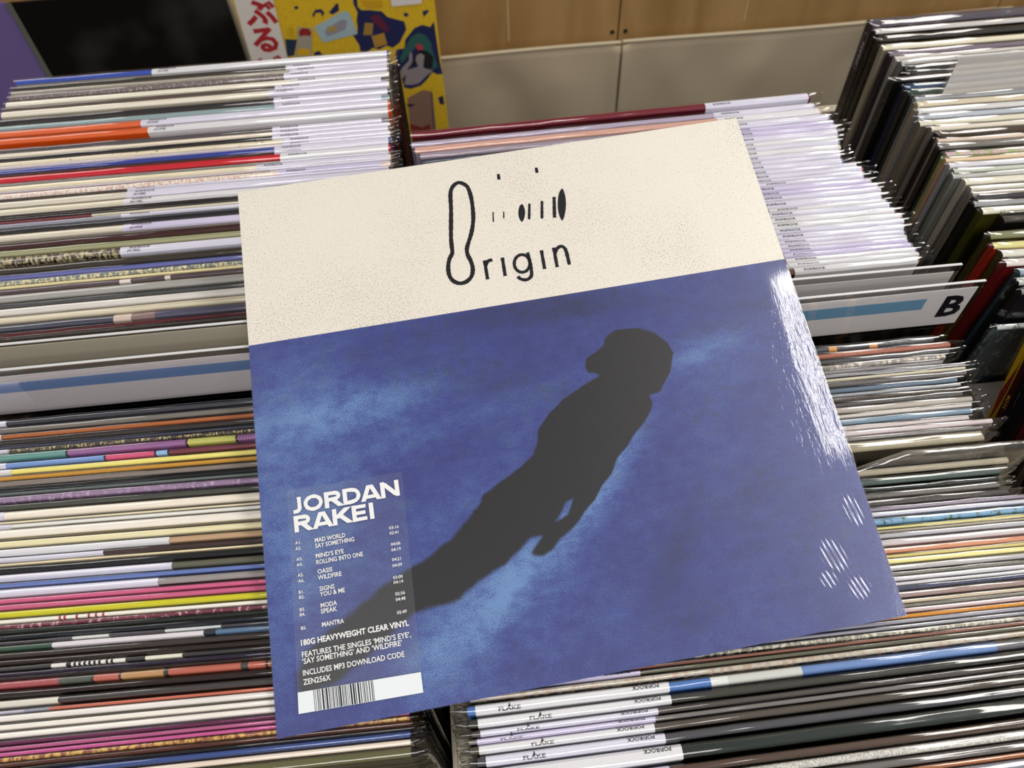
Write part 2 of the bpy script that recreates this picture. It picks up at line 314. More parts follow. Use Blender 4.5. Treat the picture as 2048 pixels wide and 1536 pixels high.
ROWS = [
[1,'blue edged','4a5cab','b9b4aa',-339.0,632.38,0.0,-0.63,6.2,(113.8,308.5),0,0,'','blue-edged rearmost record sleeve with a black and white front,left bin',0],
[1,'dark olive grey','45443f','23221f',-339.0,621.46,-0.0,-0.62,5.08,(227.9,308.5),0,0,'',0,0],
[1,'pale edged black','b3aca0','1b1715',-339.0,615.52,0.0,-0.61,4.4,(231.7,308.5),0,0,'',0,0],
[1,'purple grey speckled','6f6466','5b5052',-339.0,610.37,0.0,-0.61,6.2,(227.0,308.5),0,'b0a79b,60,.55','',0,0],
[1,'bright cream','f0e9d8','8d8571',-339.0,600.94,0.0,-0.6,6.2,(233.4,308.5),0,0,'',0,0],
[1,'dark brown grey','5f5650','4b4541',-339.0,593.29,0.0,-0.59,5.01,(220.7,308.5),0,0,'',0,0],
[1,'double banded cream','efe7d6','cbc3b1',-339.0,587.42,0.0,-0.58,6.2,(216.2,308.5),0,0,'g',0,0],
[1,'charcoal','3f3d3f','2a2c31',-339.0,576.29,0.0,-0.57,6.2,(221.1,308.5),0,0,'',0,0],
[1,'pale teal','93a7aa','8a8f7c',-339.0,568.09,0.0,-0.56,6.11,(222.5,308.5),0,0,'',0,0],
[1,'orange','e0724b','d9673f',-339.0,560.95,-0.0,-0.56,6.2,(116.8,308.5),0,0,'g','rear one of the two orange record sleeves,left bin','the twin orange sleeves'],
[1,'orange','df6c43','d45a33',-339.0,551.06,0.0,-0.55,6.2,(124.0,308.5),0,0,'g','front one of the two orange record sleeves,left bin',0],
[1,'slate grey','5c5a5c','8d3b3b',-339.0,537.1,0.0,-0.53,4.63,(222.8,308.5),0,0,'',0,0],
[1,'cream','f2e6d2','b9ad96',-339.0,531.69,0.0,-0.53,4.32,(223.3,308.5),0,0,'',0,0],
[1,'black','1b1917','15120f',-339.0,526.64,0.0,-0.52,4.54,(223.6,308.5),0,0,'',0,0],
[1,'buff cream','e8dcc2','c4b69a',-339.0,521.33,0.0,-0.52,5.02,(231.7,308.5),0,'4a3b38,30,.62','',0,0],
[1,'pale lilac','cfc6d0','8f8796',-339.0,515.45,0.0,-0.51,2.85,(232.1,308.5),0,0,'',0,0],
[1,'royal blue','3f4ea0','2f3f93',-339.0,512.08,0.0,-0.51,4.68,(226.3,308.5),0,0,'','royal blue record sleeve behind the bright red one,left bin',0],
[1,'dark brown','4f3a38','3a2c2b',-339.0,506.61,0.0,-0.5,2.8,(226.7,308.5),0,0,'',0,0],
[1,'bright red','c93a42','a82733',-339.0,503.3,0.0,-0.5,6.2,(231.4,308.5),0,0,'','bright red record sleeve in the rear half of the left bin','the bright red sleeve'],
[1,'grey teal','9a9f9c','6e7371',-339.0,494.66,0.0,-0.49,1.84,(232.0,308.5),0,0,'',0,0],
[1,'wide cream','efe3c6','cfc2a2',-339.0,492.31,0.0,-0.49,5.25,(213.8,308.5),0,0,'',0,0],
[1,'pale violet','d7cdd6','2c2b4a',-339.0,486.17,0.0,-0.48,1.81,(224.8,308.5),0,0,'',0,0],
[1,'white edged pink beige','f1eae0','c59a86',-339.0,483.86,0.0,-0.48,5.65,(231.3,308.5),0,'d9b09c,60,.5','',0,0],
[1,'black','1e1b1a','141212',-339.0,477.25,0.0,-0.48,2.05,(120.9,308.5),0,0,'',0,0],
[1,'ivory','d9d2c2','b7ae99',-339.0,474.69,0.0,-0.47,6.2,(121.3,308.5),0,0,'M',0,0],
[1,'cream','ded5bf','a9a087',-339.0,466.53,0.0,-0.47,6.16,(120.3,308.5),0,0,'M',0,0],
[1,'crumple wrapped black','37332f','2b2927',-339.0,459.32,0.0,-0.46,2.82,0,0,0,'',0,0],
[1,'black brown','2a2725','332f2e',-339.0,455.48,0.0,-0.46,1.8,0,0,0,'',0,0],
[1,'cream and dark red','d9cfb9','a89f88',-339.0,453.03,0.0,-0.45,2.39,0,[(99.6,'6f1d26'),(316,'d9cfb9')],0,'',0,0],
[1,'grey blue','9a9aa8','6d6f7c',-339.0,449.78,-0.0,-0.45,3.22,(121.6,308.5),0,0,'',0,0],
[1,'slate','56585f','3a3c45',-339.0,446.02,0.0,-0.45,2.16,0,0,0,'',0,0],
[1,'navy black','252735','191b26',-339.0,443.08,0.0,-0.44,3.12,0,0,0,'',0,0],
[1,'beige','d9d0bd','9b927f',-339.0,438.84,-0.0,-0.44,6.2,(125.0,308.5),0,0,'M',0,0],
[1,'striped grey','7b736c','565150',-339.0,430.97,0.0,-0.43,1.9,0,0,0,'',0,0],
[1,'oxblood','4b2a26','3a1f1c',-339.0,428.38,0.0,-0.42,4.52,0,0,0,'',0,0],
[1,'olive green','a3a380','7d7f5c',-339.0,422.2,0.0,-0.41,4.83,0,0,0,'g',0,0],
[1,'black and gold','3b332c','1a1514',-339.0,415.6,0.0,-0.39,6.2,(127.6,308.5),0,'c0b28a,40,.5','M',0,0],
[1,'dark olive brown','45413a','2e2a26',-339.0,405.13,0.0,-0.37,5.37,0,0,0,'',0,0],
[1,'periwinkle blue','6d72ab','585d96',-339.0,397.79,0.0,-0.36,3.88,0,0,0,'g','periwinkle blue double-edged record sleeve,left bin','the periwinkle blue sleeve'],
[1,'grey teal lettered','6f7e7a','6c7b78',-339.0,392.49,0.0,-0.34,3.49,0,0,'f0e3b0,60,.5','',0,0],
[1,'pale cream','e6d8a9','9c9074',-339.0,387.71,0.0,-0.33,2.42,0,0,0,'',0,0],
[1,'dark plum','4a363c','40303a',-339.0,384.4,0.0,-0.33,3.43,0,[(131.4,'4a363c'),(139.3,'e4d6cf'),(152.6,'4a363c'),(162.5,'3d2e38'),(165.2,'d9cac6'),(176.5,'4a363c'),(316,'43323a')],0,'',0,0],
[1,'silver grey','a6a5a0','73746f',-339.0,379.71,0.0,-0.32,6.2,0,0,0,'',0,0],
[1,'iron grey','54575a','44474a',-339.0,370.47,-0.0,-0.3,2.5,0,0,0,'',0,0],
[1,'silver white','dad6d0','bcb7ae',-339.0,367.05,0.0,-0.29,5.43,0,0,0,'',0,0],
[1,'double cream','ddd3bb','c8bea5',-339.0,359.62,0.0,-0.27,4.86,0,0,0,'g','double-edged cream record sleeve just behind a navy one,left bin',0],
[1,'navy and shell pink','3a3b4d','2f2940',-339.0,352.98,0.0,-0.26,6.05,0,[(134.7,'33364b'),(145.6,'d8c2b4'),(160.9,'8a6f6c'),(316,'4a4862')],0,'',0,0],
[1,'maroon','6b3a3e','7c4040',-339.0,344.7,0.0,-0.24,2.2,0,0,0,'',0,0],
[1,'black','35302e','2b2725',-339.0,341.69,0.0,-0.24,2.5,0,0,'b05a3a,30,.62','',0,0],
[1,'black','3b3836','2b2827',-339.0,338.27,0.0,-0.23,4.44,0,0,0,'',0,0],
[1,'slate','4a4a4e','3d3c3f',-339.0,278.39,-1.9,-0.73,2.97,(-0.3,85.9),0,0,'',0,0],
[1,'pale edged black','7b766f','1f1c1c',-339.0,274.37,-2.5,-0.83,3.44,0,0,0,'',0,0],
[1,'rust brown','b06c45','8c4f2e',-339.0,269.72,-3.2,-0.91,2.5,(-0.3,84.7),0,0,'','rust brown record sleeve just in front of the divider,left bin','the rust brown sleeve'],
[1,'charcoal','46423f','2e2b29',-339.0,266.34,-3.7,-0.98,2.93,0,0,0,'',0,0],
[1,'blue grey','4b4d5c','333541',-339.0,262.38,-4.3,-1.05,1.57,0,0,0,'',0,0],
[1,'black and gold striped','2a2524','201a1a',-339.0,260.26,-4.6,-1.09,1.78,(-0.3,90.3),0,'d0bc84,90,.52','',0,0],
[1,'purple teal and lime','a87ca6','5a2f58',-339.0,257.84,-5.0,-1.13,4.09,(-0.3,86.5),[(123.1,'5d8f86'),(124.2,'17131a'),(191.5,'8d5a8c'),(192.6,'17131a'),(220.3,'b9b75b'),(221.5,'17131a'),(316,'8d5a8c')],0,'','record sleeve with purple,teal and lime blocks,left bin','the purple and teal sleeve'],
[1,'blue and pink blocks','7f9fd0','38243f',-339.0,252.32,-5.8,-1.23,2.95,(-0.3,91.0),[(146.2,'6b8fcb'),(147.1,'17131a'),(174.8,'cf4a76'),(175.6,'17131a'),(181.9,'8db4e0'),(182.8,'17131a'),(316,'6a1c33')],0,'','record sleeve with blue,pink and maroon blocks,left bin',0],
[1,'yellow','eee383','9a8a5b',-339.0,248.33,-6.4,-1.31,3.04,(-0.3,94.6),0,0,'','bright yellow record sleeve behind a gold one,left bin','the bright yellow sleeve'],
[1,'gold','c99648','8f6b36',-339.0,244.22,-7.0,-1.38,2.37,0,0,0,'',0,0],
[1,'pale edged black','8a8079','1a1a19',-339.0,241.03,-7.4,-1.44,2.99,0,0,0,'',0,0],
[1,'black','33302f','121413',-339.0,236.99,-8.0,-1.51,1.69,0,0,0,'',0,0],
[1,'grey green','6c7672','4d5552',-339.0,234.7,-8.4,-1.55,1.58,0,0,0,'',0,0],
[1,'metallic purple','8d7391','4b3550',-339.0,232.56,-8.7,-1.59,3.66,0,0,'b59bb8,50,.55','','metallic purple record sleeve in front of a grey green one,left bin','the metallic purple sleeve'],
[1,'dark green grey','50534c','3a3b36',-339.0,227.62,-9.4,-1.68,2.7,0,0,0,'',0,0],
[1,'broad white','f0e6d6','d8cdba',-339.0,223.97,-10.0,-1.74,4.59,(-0.3,95.5),0,0,'','broad white record sleeve in front of a dark green grey one,left bin','the broad white sleeve'],
[1,'pale cream','efe3bd','b8b0a4',-339.0,217.77,-10.8,-1.76,1.07,0,0,0,'',0,0],
[1,'white and steel','e8e6df','9aa0a0',-339.0,216.2,-11.1,-1.77,1.9,(-0.3,100.3),0,0,'',0,0],
[1,'wide ivory','f0e8dc','b5ab8f',-339.0,213.64,-11.4,-1.78,4.8,0,0,0,'',0,0],
[1,'pale yellow','e9e0b6','9a927f',-339.0,207.15,-12.4,-1.8,3.5,0,0,0,'',0,0],
[1,'tan','c0a181','6d5847',-339.0,202.42,-13.0,-1.82,3.47,(-0.3,189.0),0,0,'',0,0],
[1,'dark brown','4e4240','2e211f',-339.0,197.74,-13.7,-1.84,2.42,(-0.3,153.8),0,0,'',0,0],
[1,'cream edged','efdfbb','cfbf9a',-339.0,194.46,-14.2,-1.85,1.13,0,0,0,'g',0,0],
[1,'glossy black','2e2d33','24252c',-339.0,192.83,-14.4,-1.85,3.19,0,0,0,'',0,0],
[1,'dark olive','6b6a5b','4c4b3e',-339.0,188.52,-15.0,-1.87,3.36,(-0.3,191.7),0,0,'',0,0],
[1,'blue','6d80b8','33437a',-339.0,183.98,-15.6,-1.89,2.35,0,0,0,'','blue record sleeve between two lilac price strips,left bin',0],
[1,'grey and black','9c9694','2c2024',-339.0,180.8,-16.1,-1.9,3.69,(-0.3,185.2),0,0,'',0,0],
[1,'pink','cf6a8d','bb5279',-339.0,175.81,-16.8,-1.91,2.31,0,0,0,'','rear one of the two pink record sleeves,left bin','the pink pair'],
[1,'pink','cc6a8c','b5527a',-339.0,172.7,-17.3,-1.93,2.49,0,0,0,'','front one of the two pink record sleeves,left bin',0],
[1,'yellow green','cfca3d','8f8f2c',-339.0,169.33,-17.7,-1.93,3.21,0,0,0,'','yellow green record sleeve in front of the pink pair,left bin','the yellow green sleeve'],
[1,'white with red lettering','f3eee0','dcd6c6',-339.0,164.87,-18.3,-1.91,1.87,0,[(135.0,'f3eee0'),(135.5,'b53a4a'),(137.5,'f3eee0'),(138.3,'b53a4a'),(140.1,'f3eee0'),(141.2,'b53a4a'),(143.2,'f3eee0'),(144.0,'b53a4a'),(146.6,'f3eee0'),(147.4,'b53a4a'),(149.7,'f3eee0'),(150.5,'b53a4a'),(153.6,'f3eee0'),(154.7,'b53a4a'),(157.5,'f3eee0'),(158.6,'b53a4a'),(161.4,'f3eee0'),(162.5,'b53a4a'),(165.1,'f3eee0'),(166.1,'b53a4a'),(167.1,'f3eee0'),(316,'f3eee0')],0,'',0,0],
[1,'multicoloured maroon','6d2a3c','3a2530',-339.0,162.26,-18.7,-1.9,2.05,0,0,'d8b0b4,26,.55','',0,0],
[1,'greenish black','3a3d3a','2c2e2c',-339.0,159.41,-19.1,-1.88,2.04,0,0,0,'',0,0],
[1,'black','33363a','1c1d1f',-339.0,156.58,-19.5,-1.87,2.21,0,0,0,'',0,0],
[1,'dark violet grey','413b43','35303a',-339.0,153.51,-19.9,-1.85,1.35,0,[(133.2,'413b43'),(143.7,'413b43'),(161.4,'d8dcd6'),(191.1,'413b43'),(219.4,'cfd6d4'),(316,'3f3944')],0,'',0,0],
[1,'silver white and blue','ded8dc','7d7a86',-339.0,151.6,-20.2,-1.84,2.63,0,[(133.5,'2c4a35'),(210.6,'ddd6da'),(217.0,'1c2230'),(316,'53718f')],0,'','record sleeve in green,silver white and blue,left bin','the green and silver sleeve'],
[1,'dark brown grey','4a4441','3a332f',-339.0,147.93,-20.7,-1.82,2.7,0,0,0,'',0,0],
[1,'brown black','3f3835','1a1514',-339.0,144.17,-21.2,-1.8,2.32,0,0,0,'',0,0],
[1,'black with a barcode','2e2a2b','2b2526',-339.0,140.94,-21.7,-1.79,1.95,0,[(133.8,'2e2a2b'),(140.6,'e9e5dd'),(141.1,'1a1718'),(142.1,'e9e5dd'),(142.8,'1a1718'),(143.6,'e9e5dd'),(144.8,'1a1718'),(145.9,'e9e5dd'),(146.9,'1a1718'),(148.4,'e9e5dd'),(149.4,'1a1718'),(150.6,'e9e5dd'),(151.9,'1a1718'),(153.4,'e9e5dd'),(154.7,'1a1718'),(155.9,'e9e5dd'),(157.2,'1a1718'),(158.7,'e9e5dd'),(160.0,'1a1718'),(161.5,'e9e5dd'),(163.0,'1a1718'),(164.3,'e9e5dd'),(165.3,'1a1718'),(172.1,'ece7df'),(182.2,'2e2a2b'),(201.0,'e3e2cc'),(316,'2e2a2b')],0,'','black record sleeve with a white barcode strip,left bin','the barcode sleeve'],
[1,'dark violet grey','3c3744','2c2628',-339.0,138.22,-22.0,-1.77,1.94,0,0,0,'',0,0],
[1,'charcoal','403b3a','34302f',-339.0,135.53,-22.4,-1.76,0.92,0,0,0,'',0,0],
[1,'terracotta and tan','b0604f','8a4237',-339.0,134.06,-22.6,-1.75,3.36,0,[(139.6,'a34c50'),(156.2,'4b5246'),(156.9,'2a2a26'),(169.4,'b5614f'),(170.9,'3a2a26'),(192.5,'b98c5b'),(194.0,'3a2a26'),(230.3,'b55f4b'),(234.8,'3d3a35'),(243.4,'b55f4b'),(244.4,'2a2220'),(316,'a87048')],0,'','record sleeve with terracotta,tan and green shapes,left bin','the terracotta sleeve'],
[1,'dark brown','3d3633','332e2c',-339.0,128.97,-23.3,-1.65,2.71,0,0,0,'g',0,0],
[1,'black','3b3634','1c1a1a',-339.0,124.49,-23.8,-1.5,3.16,0,[(140.9,'d9d4c6'),(141.4,'2a2827'),(316,'36312f')],0,'',0,0],
[1,'orange edged','c8674a','f0e6d6',-339.0,119.26,-24.5,-1.33,1.2,0,[(125.0,'b9b4c6'),(136.7,'8e93a6'),(316,'c8674a')],0,'',0,0],
[1,'silver white','e9e4de','b5b2a6',-339.0,117.19,-24.8,-1.26,2.81,0,0,0,'',0,0],
[1,'white','f0eae0','e8e0d4',-339.0,112.56,-25.3,-1.11,2.32,0,0,0,'',0,0],
[1,'white','f1ebe2','d8cdd0',-339.0,108.73,-25.8,-0.98,2.69,0,0,0,'',0,0],
[1,'plum','6b3f58','7d5468',-339.0,104.3,-26.4,-0.84,1.6,0,0,0,'',0,0],
[1,'black edged pink','b5668c','262a28',-339.0,101.67,-26.7,-0.75,1.76,0,0,0,'',0,0],
[1,'magenta','c9659b','48112f',-339.0,99.1,-27.0,-0.72,1.64,0,0,0,'','magenta record sleeve behind the gold lettered one,left bin','the magenta sleeve'],
[1,'gold lettered brown','8a4a3a','7a4535',-339.0,96.86,-27.4,-0.71,1.79,0,0,'d9b25e,45,.48','','brown record sleeve with gold lettering near the front,left bin',0],
[1,'dark brown','5a4038','6d4f45',-339.0,94.42,-27.7,-0.71,1.94,0,0,0,'',0,0],
[1,'black','2c2827','2a2829',-339.0,91.77,-28.1,-0.7,1.24,0,0,0,'',0,0],
[1,'navy blue','49598a','2b3050',-339.0,90.01,-28.3,-0.7,2.56,0,0,0,'g','navy blue record sleeve behind the foremost cream one,left bin','the navy blue sleeve'],
[1,'cream','e9d9c8','a3927f',-339.0,86.52,-28.8,-0.7,2.54,0,0,0,'',0,0],
[1,'olive','6b6a4e','4a4936',-339.0,83.06,-29.3,-0.69,4.44,0,0,0,'',0,0],
[2,'wine red','7a3a42','5b2a38',-7.4,513.42,0.0,0.74,6.2,(230.8,313.5),0,0,'','wine red record sleeve,rearmost in the middle bin','the wine red sleeve'],
[2,'pale lilac','b7acc0','8a8096',-7.9,500.86,0.0,0.62,5.53,(234.7,313.5),0,0,'',0,0],
[2,'peach','dcae9e','a9a0ae',-5.3,494.42,0.0,0.57,6.2,(233.2,313.5),0,0,'',0,0],
[2,'grey lilac','a79aa6','77707c',-1.5,486.92,0.0,0.5,6.2,(230.5,313.5),0,0,'',0,0],
[2,'dark slate','49505f','3a414f',0.4,478.94,0.0,0.43,3.88,(228.7,313.5),0,0,'',0,0],
[2,'cream','b9b1a6','9a9a9f',-0.0,474.43,0.0,0.39,5.04,(229.5,313.5),0,0,'',0,0],
[2,'black','3a3a40','2b2b30',-0.6,468.56,0.0,0.34,5.93,(229.2,313.5),0,0,'',0,0],
[2,'teal','47605f','304544',-2.5,461.66,0.0,0.28,4.22,(229.2,313.5),0,0,'',0,0],
[2,'grey','8a8a90','66666c',-3.9,456.75,0.0,0.23,4.18,(230.7,313.5),0,0,'',0,0],
[2,'cream','d8d0c4','a59c90',-5.3,451.9,0.0,0.19,4.59,(231.5,313.5),0,0,'',0,0],
[2,'brown','6a5348','4c3b34',-6.7,446.56,0.0,0.14,4.54,(232.2,313.5),0,0,'',0,0],
[2,'black','2b2b2b','222222',-7.9,441.28,0.0,0.1,3.59,(234.2,313.5),0,0,'',0,0],
[2,'blue','51658f','394a70',-8.9,437.11,-0.0,0.06,5.33,(235.5,313.5),0,0,'',0,0],
[2,'white','dddddd','b5b5b5',-1.2,430.91,0.0,0.0,3.96,(227.9,313.5),0,0,'',0,0],
[2,'red','8a3a3a','6a2a2a',2.3,426.3,0.0,-0.04,3.92,(224.9,313.5),0,0,'',0,0],
[2,'grey','8c8c8c','6a6a6a',1.3,421.74,0.0,-0.08,3.02,(226.4,313.5),0,0,'',0,0],
[2,'black','232323','1c1c1c',0.5,418.23,0.0,-0.11,3.43,(236.7,313.5),0,0,'',0,0],
[2,'tan','b39c80','8c7860',3.1,414.23,0.0,-0.14,4.68,(224.2,313.5),0,0,'',0,0],
[2,'green','5a6a52','42503c',6.7,408.79,0.0,-0.19,3.78,(222.6,313.5),0,0,'',0,0],
[2,'white','dcdcdc','b0b0b0',6.2,404.39,0.0,-0.23,4.16,(223.7,313.5),0,0,'',0,0],
[2,'black','222222','1b1b1b',5.0,399.56,0.0,-0.27,6.17,(225.8,313.5),0,0,'',0,0],
[2,'grey','777777','555555',6.3,392.39,0.0,-0.34,3.25,(230.9,313.5),0,0,'',0,0],
[2,'navy','2c3450','20263c',7.1,388.6,0.0,-0.37,4.03,(225.0,313.5),0,0,'',0,0],
[2,'brown','665044','4a3a30',8.3,383.92,0.0,-0.41,4.85,(224.2,313.5),0,0,'',0,0],
[2,'pink','c0959c','96707a',10.4,378.27,0.0,-0.44,4.67,(222.1,313.5),0,0,'',0,0],
[2,'white','dcdad6','b0aeaa',9.6,372.74,0.0,-0.42,4.21,(223.0,313.5),0,0,'',0,0],
[2,'black','252525','1c1c1c',8.3,367.75,0.0,-0.41,5.15,(224.5,313.5),0,0,'',0,0],
[2,'teal','4c6a70','385056',6.7,361.65,0.0,-0.39,3.52,(226.0,313.5),0,0,'',0,0],
[2,'cream','d2c8b4','a49a88',5.7,357.47,0.0,-0.37,3.5,(227.9,313.5),0,0,'',0,0],
[2,'black','262626','1d1d1d',5.8,353.33,0.0,-0.36,3.08,(227.8,313.5),0,0,'',0,0],
[2,'grey','858585','636363',6.5,349.68,0.0,-0.34,4.01,(228.0,313.5),0,0,'',0,0],
[2,'violet','6c6088','504668',7.4,344.92,-0.0,-0.33,3.58,(227.0,313.5),0,0,'',0,0],
[2,'white','dedede','b4b4b4',7.1,340.68,0.0,-0.31,3.73,(227.7,313.5),0,0,'',0,0],
[2,'brown','6a4c40','3a2a24',5.3,336.26,0.0,-0.3,5.16,(231.8,313.5),0,0,'',0,0],
[2,'black with amber blocks','3a3d3f','1c1e20',-11.0,273.52,-2.6,-0.46,3.49,0,[(249.3,'34373a'),(254.9,'d08f45'),(274.1,'34373a'),(279.4,'d08f45'),(316,'34373a')],0,'','black record sleeve with two amber blocks,middle bin','the amber-blocked sleeve'],
[2,'pinkish brown','a86f5d','7a6862',-2.3,268.8,-3.3,-0.48,3.15,0,0,0,'',0,0],
[2,'glossy black','5a5a5a','1c1c1a',-4.4,264.54,-3.9,-0.5,2.64,0,0,0,'',0,0],
[2,'grey patterned','85817b','6d6866',-8.0,260.98,-4.4,-0.51,2.6,0,0,'d8c8b4,40,.5','',0,0],
[2,'silver grey','8f8c8c','5d585c',-11.2,257.47,-4.9,-0.53,2.21,0,0,0,'',0,0],
[2,'black edged silver','9a9a9c','2a2a2c',1.6,254.48,-5.3,-0.55,1.87,0,0,0,'',0,0],
[2,'cream','cfc6ae','8a8378',0.9,251.95,-5.7,-0.57,1.86,0,0,0,'',0,0],
[2,'black','6e6a68','1a1c1f',0.2,249.43,-6.1,-0.59,2.73,0,0,0,'',0,0],
[2,'blue grey','6b7a89','4b5661',-6.9,245.75,-6.6,-0.61,2.77,0,0,0,'',0,0],
[2,'silver','a3a5a8','5e6064',-6.0,242.01,-7.2,-0.63,1.81,0,0,0,'',0,0],
[2,'striped brown black','5a524b','2f2b2a',-7.8,239.56,-7.5,-0.65,2.28,0,0,0,'',0,0],
[2,'black','5c5a58','18181a',-7.4,236.48,-7.9,-0.67,2.3,0,0,0,'',0,0],
[2,'greyish cream','b7afa4','a29a90',-2.9,233.38,-8.4,-0.69,3.12,0,0,0,'',0,0],
[2,'pearl white','d2cac1','a59d95',-4.6,229.16,-9.0,-0.72,1.99,0,0,0,'',0,0],
[2,'dark blue edged','8297a6','2e3b49',-5.7,226.47,-9.4,-0.73,3.39,0,0,0,'',0,0],
[2,'pinkish white','cfc4c1','9c9390',-9.4,221.89,-10.1,-0.76,2.32,(4,242.7),0,0,'',0,0],
[2,'pink white','d3c7c8','ad9a98',3.3,218.76,-10.5,-0.78,2.76,0,0,0,'',0,0],
[2,'silver','8e8b88','3b3f48',-3.7,215.03,-11.1,-0.8,1.92,0,0,0,'',0,0],
[2,'straw silver','a59c84','5a564c',-5.9,212.44,-11.4,-0.82,6.2,0,0,0,'',0,0],
[2,'cream edged black','b8ae98','1d1a24',2.5,196.08,-13.8,-0.94,3.8,0,0,0,'T','black record sleeve in a tall clear bag,middle bin','the tall clear bag'],
[2,'dark green','59655f','232c28',-4.4,190.94,-14.5,-0.98,4.01,0,0,0,'',0,0],
[2,'black','3a3d3a','161818',-6.8,185.52,-15.3,-1.03,2.19,0,0,0,'',0,0],
[2,'silver black','77746f','1c1a1b',-8.1,182.57,-15.8,-1.05,2.83,0,0,0,'',0,0],
[2,'black','57534f','1b1719',-4.9,178.75,-16.3,-1.09,3.16,0,0,0,'',0,0],
[2,'lilac grey','9d93a0','5d5763',3.0,174.48,-17.0,-1.11,1.76,0,0,0,'',0,0],
[2,'white and navy','d3d2dc','20253e',3.0,172.1,-17.3,-1.13,2.33,0,0,0,'',0,0],
[2,'light blue and green','6d9cbf','46809f',3.0,168.95,-17.8,-1.16,3.66,0,0,'3f5a42,22,.55','','light blue record sleeve with green patches,middle bin','the light blue sleeve'],
[2,'pale yellow','e3d98e','a3975c',3.0,164.0,-18.5,-1.2,1.37,0,0,0,'',0,0],
[2,'grey cream','b3a994','8a8273',3.0,161.97,-18.7,-1.17,1.1,0,0,0,'',0,0],
[2,'silver navy','b9b8bc','23263a',3.0,160.24,-19.0,-1.15,2.35,0,0,0,'',0,0],
[2,'pearl pink','cfc6c6','8f7573',3.0,156.8,-19.4,-1.1,3.29,0,0,0,'',0,0],
[2,'salmon','d79a7c','b5674f',3.0,151.97,-20.0,-1.03,2.69,0,0,0,'','salmon record sleeve behind a pale yellow one,middle bin','the salmon sleeve'],
[2,'straw yellow','d7c987','b5a966',3.0,148.04,-20.5,-0.98,1.52,0,0,0,'',0,0],
[2,'pale yellow','efe7a2','a59a5c',3.0,145.8,-20.8,-0.94,2.46,0,0,0,'',0,0],
[2,'silver','bcb9b8','1f2135',3.0,142.2,-21.3,-0.89,2.81,0,0,0,'',0,0],
[2,'olive grey','87867b','6c6b62',3.0,138.08,-21.8,-0.84,1.48,0,0,0,'',0,0],
[2,'white lilac','cfccd0','8a8794',3.0,135.87,-22.1,-0.8,2.21,0,0,0,'',0,0],
[2,'white','dcdadb','454757',3.0,132.55,-22.5,-0.74,1.46,0,0,0,'',0,0],
[2,'navy black','50546a','20202f',3.0,130.35,-22.8,-0.7,2.0,0,0,0,'',0,0],
[2,'crumpled rose brown','a08c87','6f5f5c',3.0,127.35,-23.2,-0.64,2.88,0,0,0,'',0,0],
[2,'cream','cfc0a8','4f3b3c',3.0,123.02,-23.7,-0.57,1.79,0,0,0,'',0,0],
[2,'grey green','84857a','6f7064',3.0,120.34,-24.1,-0.52,1.18,0,0,0,'',0,0],
[2,'white and maroon','cdb9b9','6d383b',3.0,118.47,-24.3,-0.48,2.12,0,0,0,'',0,0],
[2,'amber orange','d9963f','d4a263',3.0,115.29,-24.7,-0.43,1.64,0,0,0,'',"amber orange record sleeve at the big album's lower right corner,middle bin",'the amber orange sleeve'],
[2,'silver grey','a5a3ac','6b6a76',3.0,112.57,-25.1,-0.33,1.79,0,0,0,'',0,0],
[2,'silver black','a09fa6','292b3a',3.0,109.51,-25.4,-0.22,1.52,0,0,0,'',0,0],
[2,'cream lettered black','8f8a7c','1b191a',3.0,106.91,-25.7,-0.12,2.01,0,0,'d9d5c0,50,.5','',0,0],
[2,'reddish brown','8f6659','6f5247',3.0,103.48,-26.1,0.01,1.3,0,0,0,'',0,0],
[2,'olive','6b6a5a','55564a',3.9,101.2,-26.4,0.1,1.65,(4,87.9),0,0,'f',0,0],
[2,'cream edged black','bdb7a6','181613',6.2,98.39,-26.7,0.21,2.54,0,0,'b09a86,25,.5','',0,0],
[2,'sky blue','7188b4','3d5c96',4.4,94.05,-27.2,0.37,4.24,(4,100.4),[(120.1,'4a74b4'),(129.0,'dfe3df'),(167.1,'c9cbc4'),(266.4,'5f80b6'),(316,'5b5a60')],0,'f','sky blue record sleeve printed with white clouds,middle bin','the cloud-printed sleeve'],
[2,'black','4b4b46','161616',5.1,87.79,-28.0,0.47,3.62,(4,99.5),0,0,'f',0,0],
[2,'grey brown','5b5652','4d4846',5.9,82.55,-28.7,0.53,2.46,(4,91.3),0,0,'f',0,0],
[2,'silver black','7c7976','221c1c',4.0,78.99,-29.2,0.58,2.1,(4,91.2),0,0,'f',0,0],
[2,'black','5d5750','1f191c',4.6,75.96,-29.6,0.61,3.33,(4,89.5),0,0,'f',0,0],
[2,'charcoal','565659','333134',7.5,71.12,-30.2,0.67,3.94,(4,90.8),0,0,'f',0,0],
[2,'dark green','3a3f3c','1a211f',7.5,65.42,-31.0,0.74,6.2,(4,97.7),0,0,'f','dark green record sleeve near the front of the middle bin','the dark green sleeve'],
[2,'brown black','5b4d45','2f1f19',4.2,56.89,-32.2,0.73,3.58,(4,93.5),0,0,'',0,0],
[2,'ridged silver','a9aaa6','6e696c',7.5,52.06,-32.2,0.73,3.71,0,0,'ded9cc,150,.5','',0,0],
[2,'silver grey','75726f','55504d',6.6,47.04,-32.2,0.72,3.2,0,0,0,'',0,0],
[2,'rust orange','a56b46','7a4a30',6.3,42.72,-32.2,0.72,1.96,0,0,0,'',0,0],
[2,'pale grey','8d8d96','6c6b73',5.4,40.07,-32.2,0.72,4.44,0,0,0,'',0,0],
[3,'thick charcoal','57535c','403c40',392.0,613.38,0.0,-0.21,12.0,0,0,0,'B','thick charcoal box sleeve,rearmost in the right bin','the thick charcoal box'],
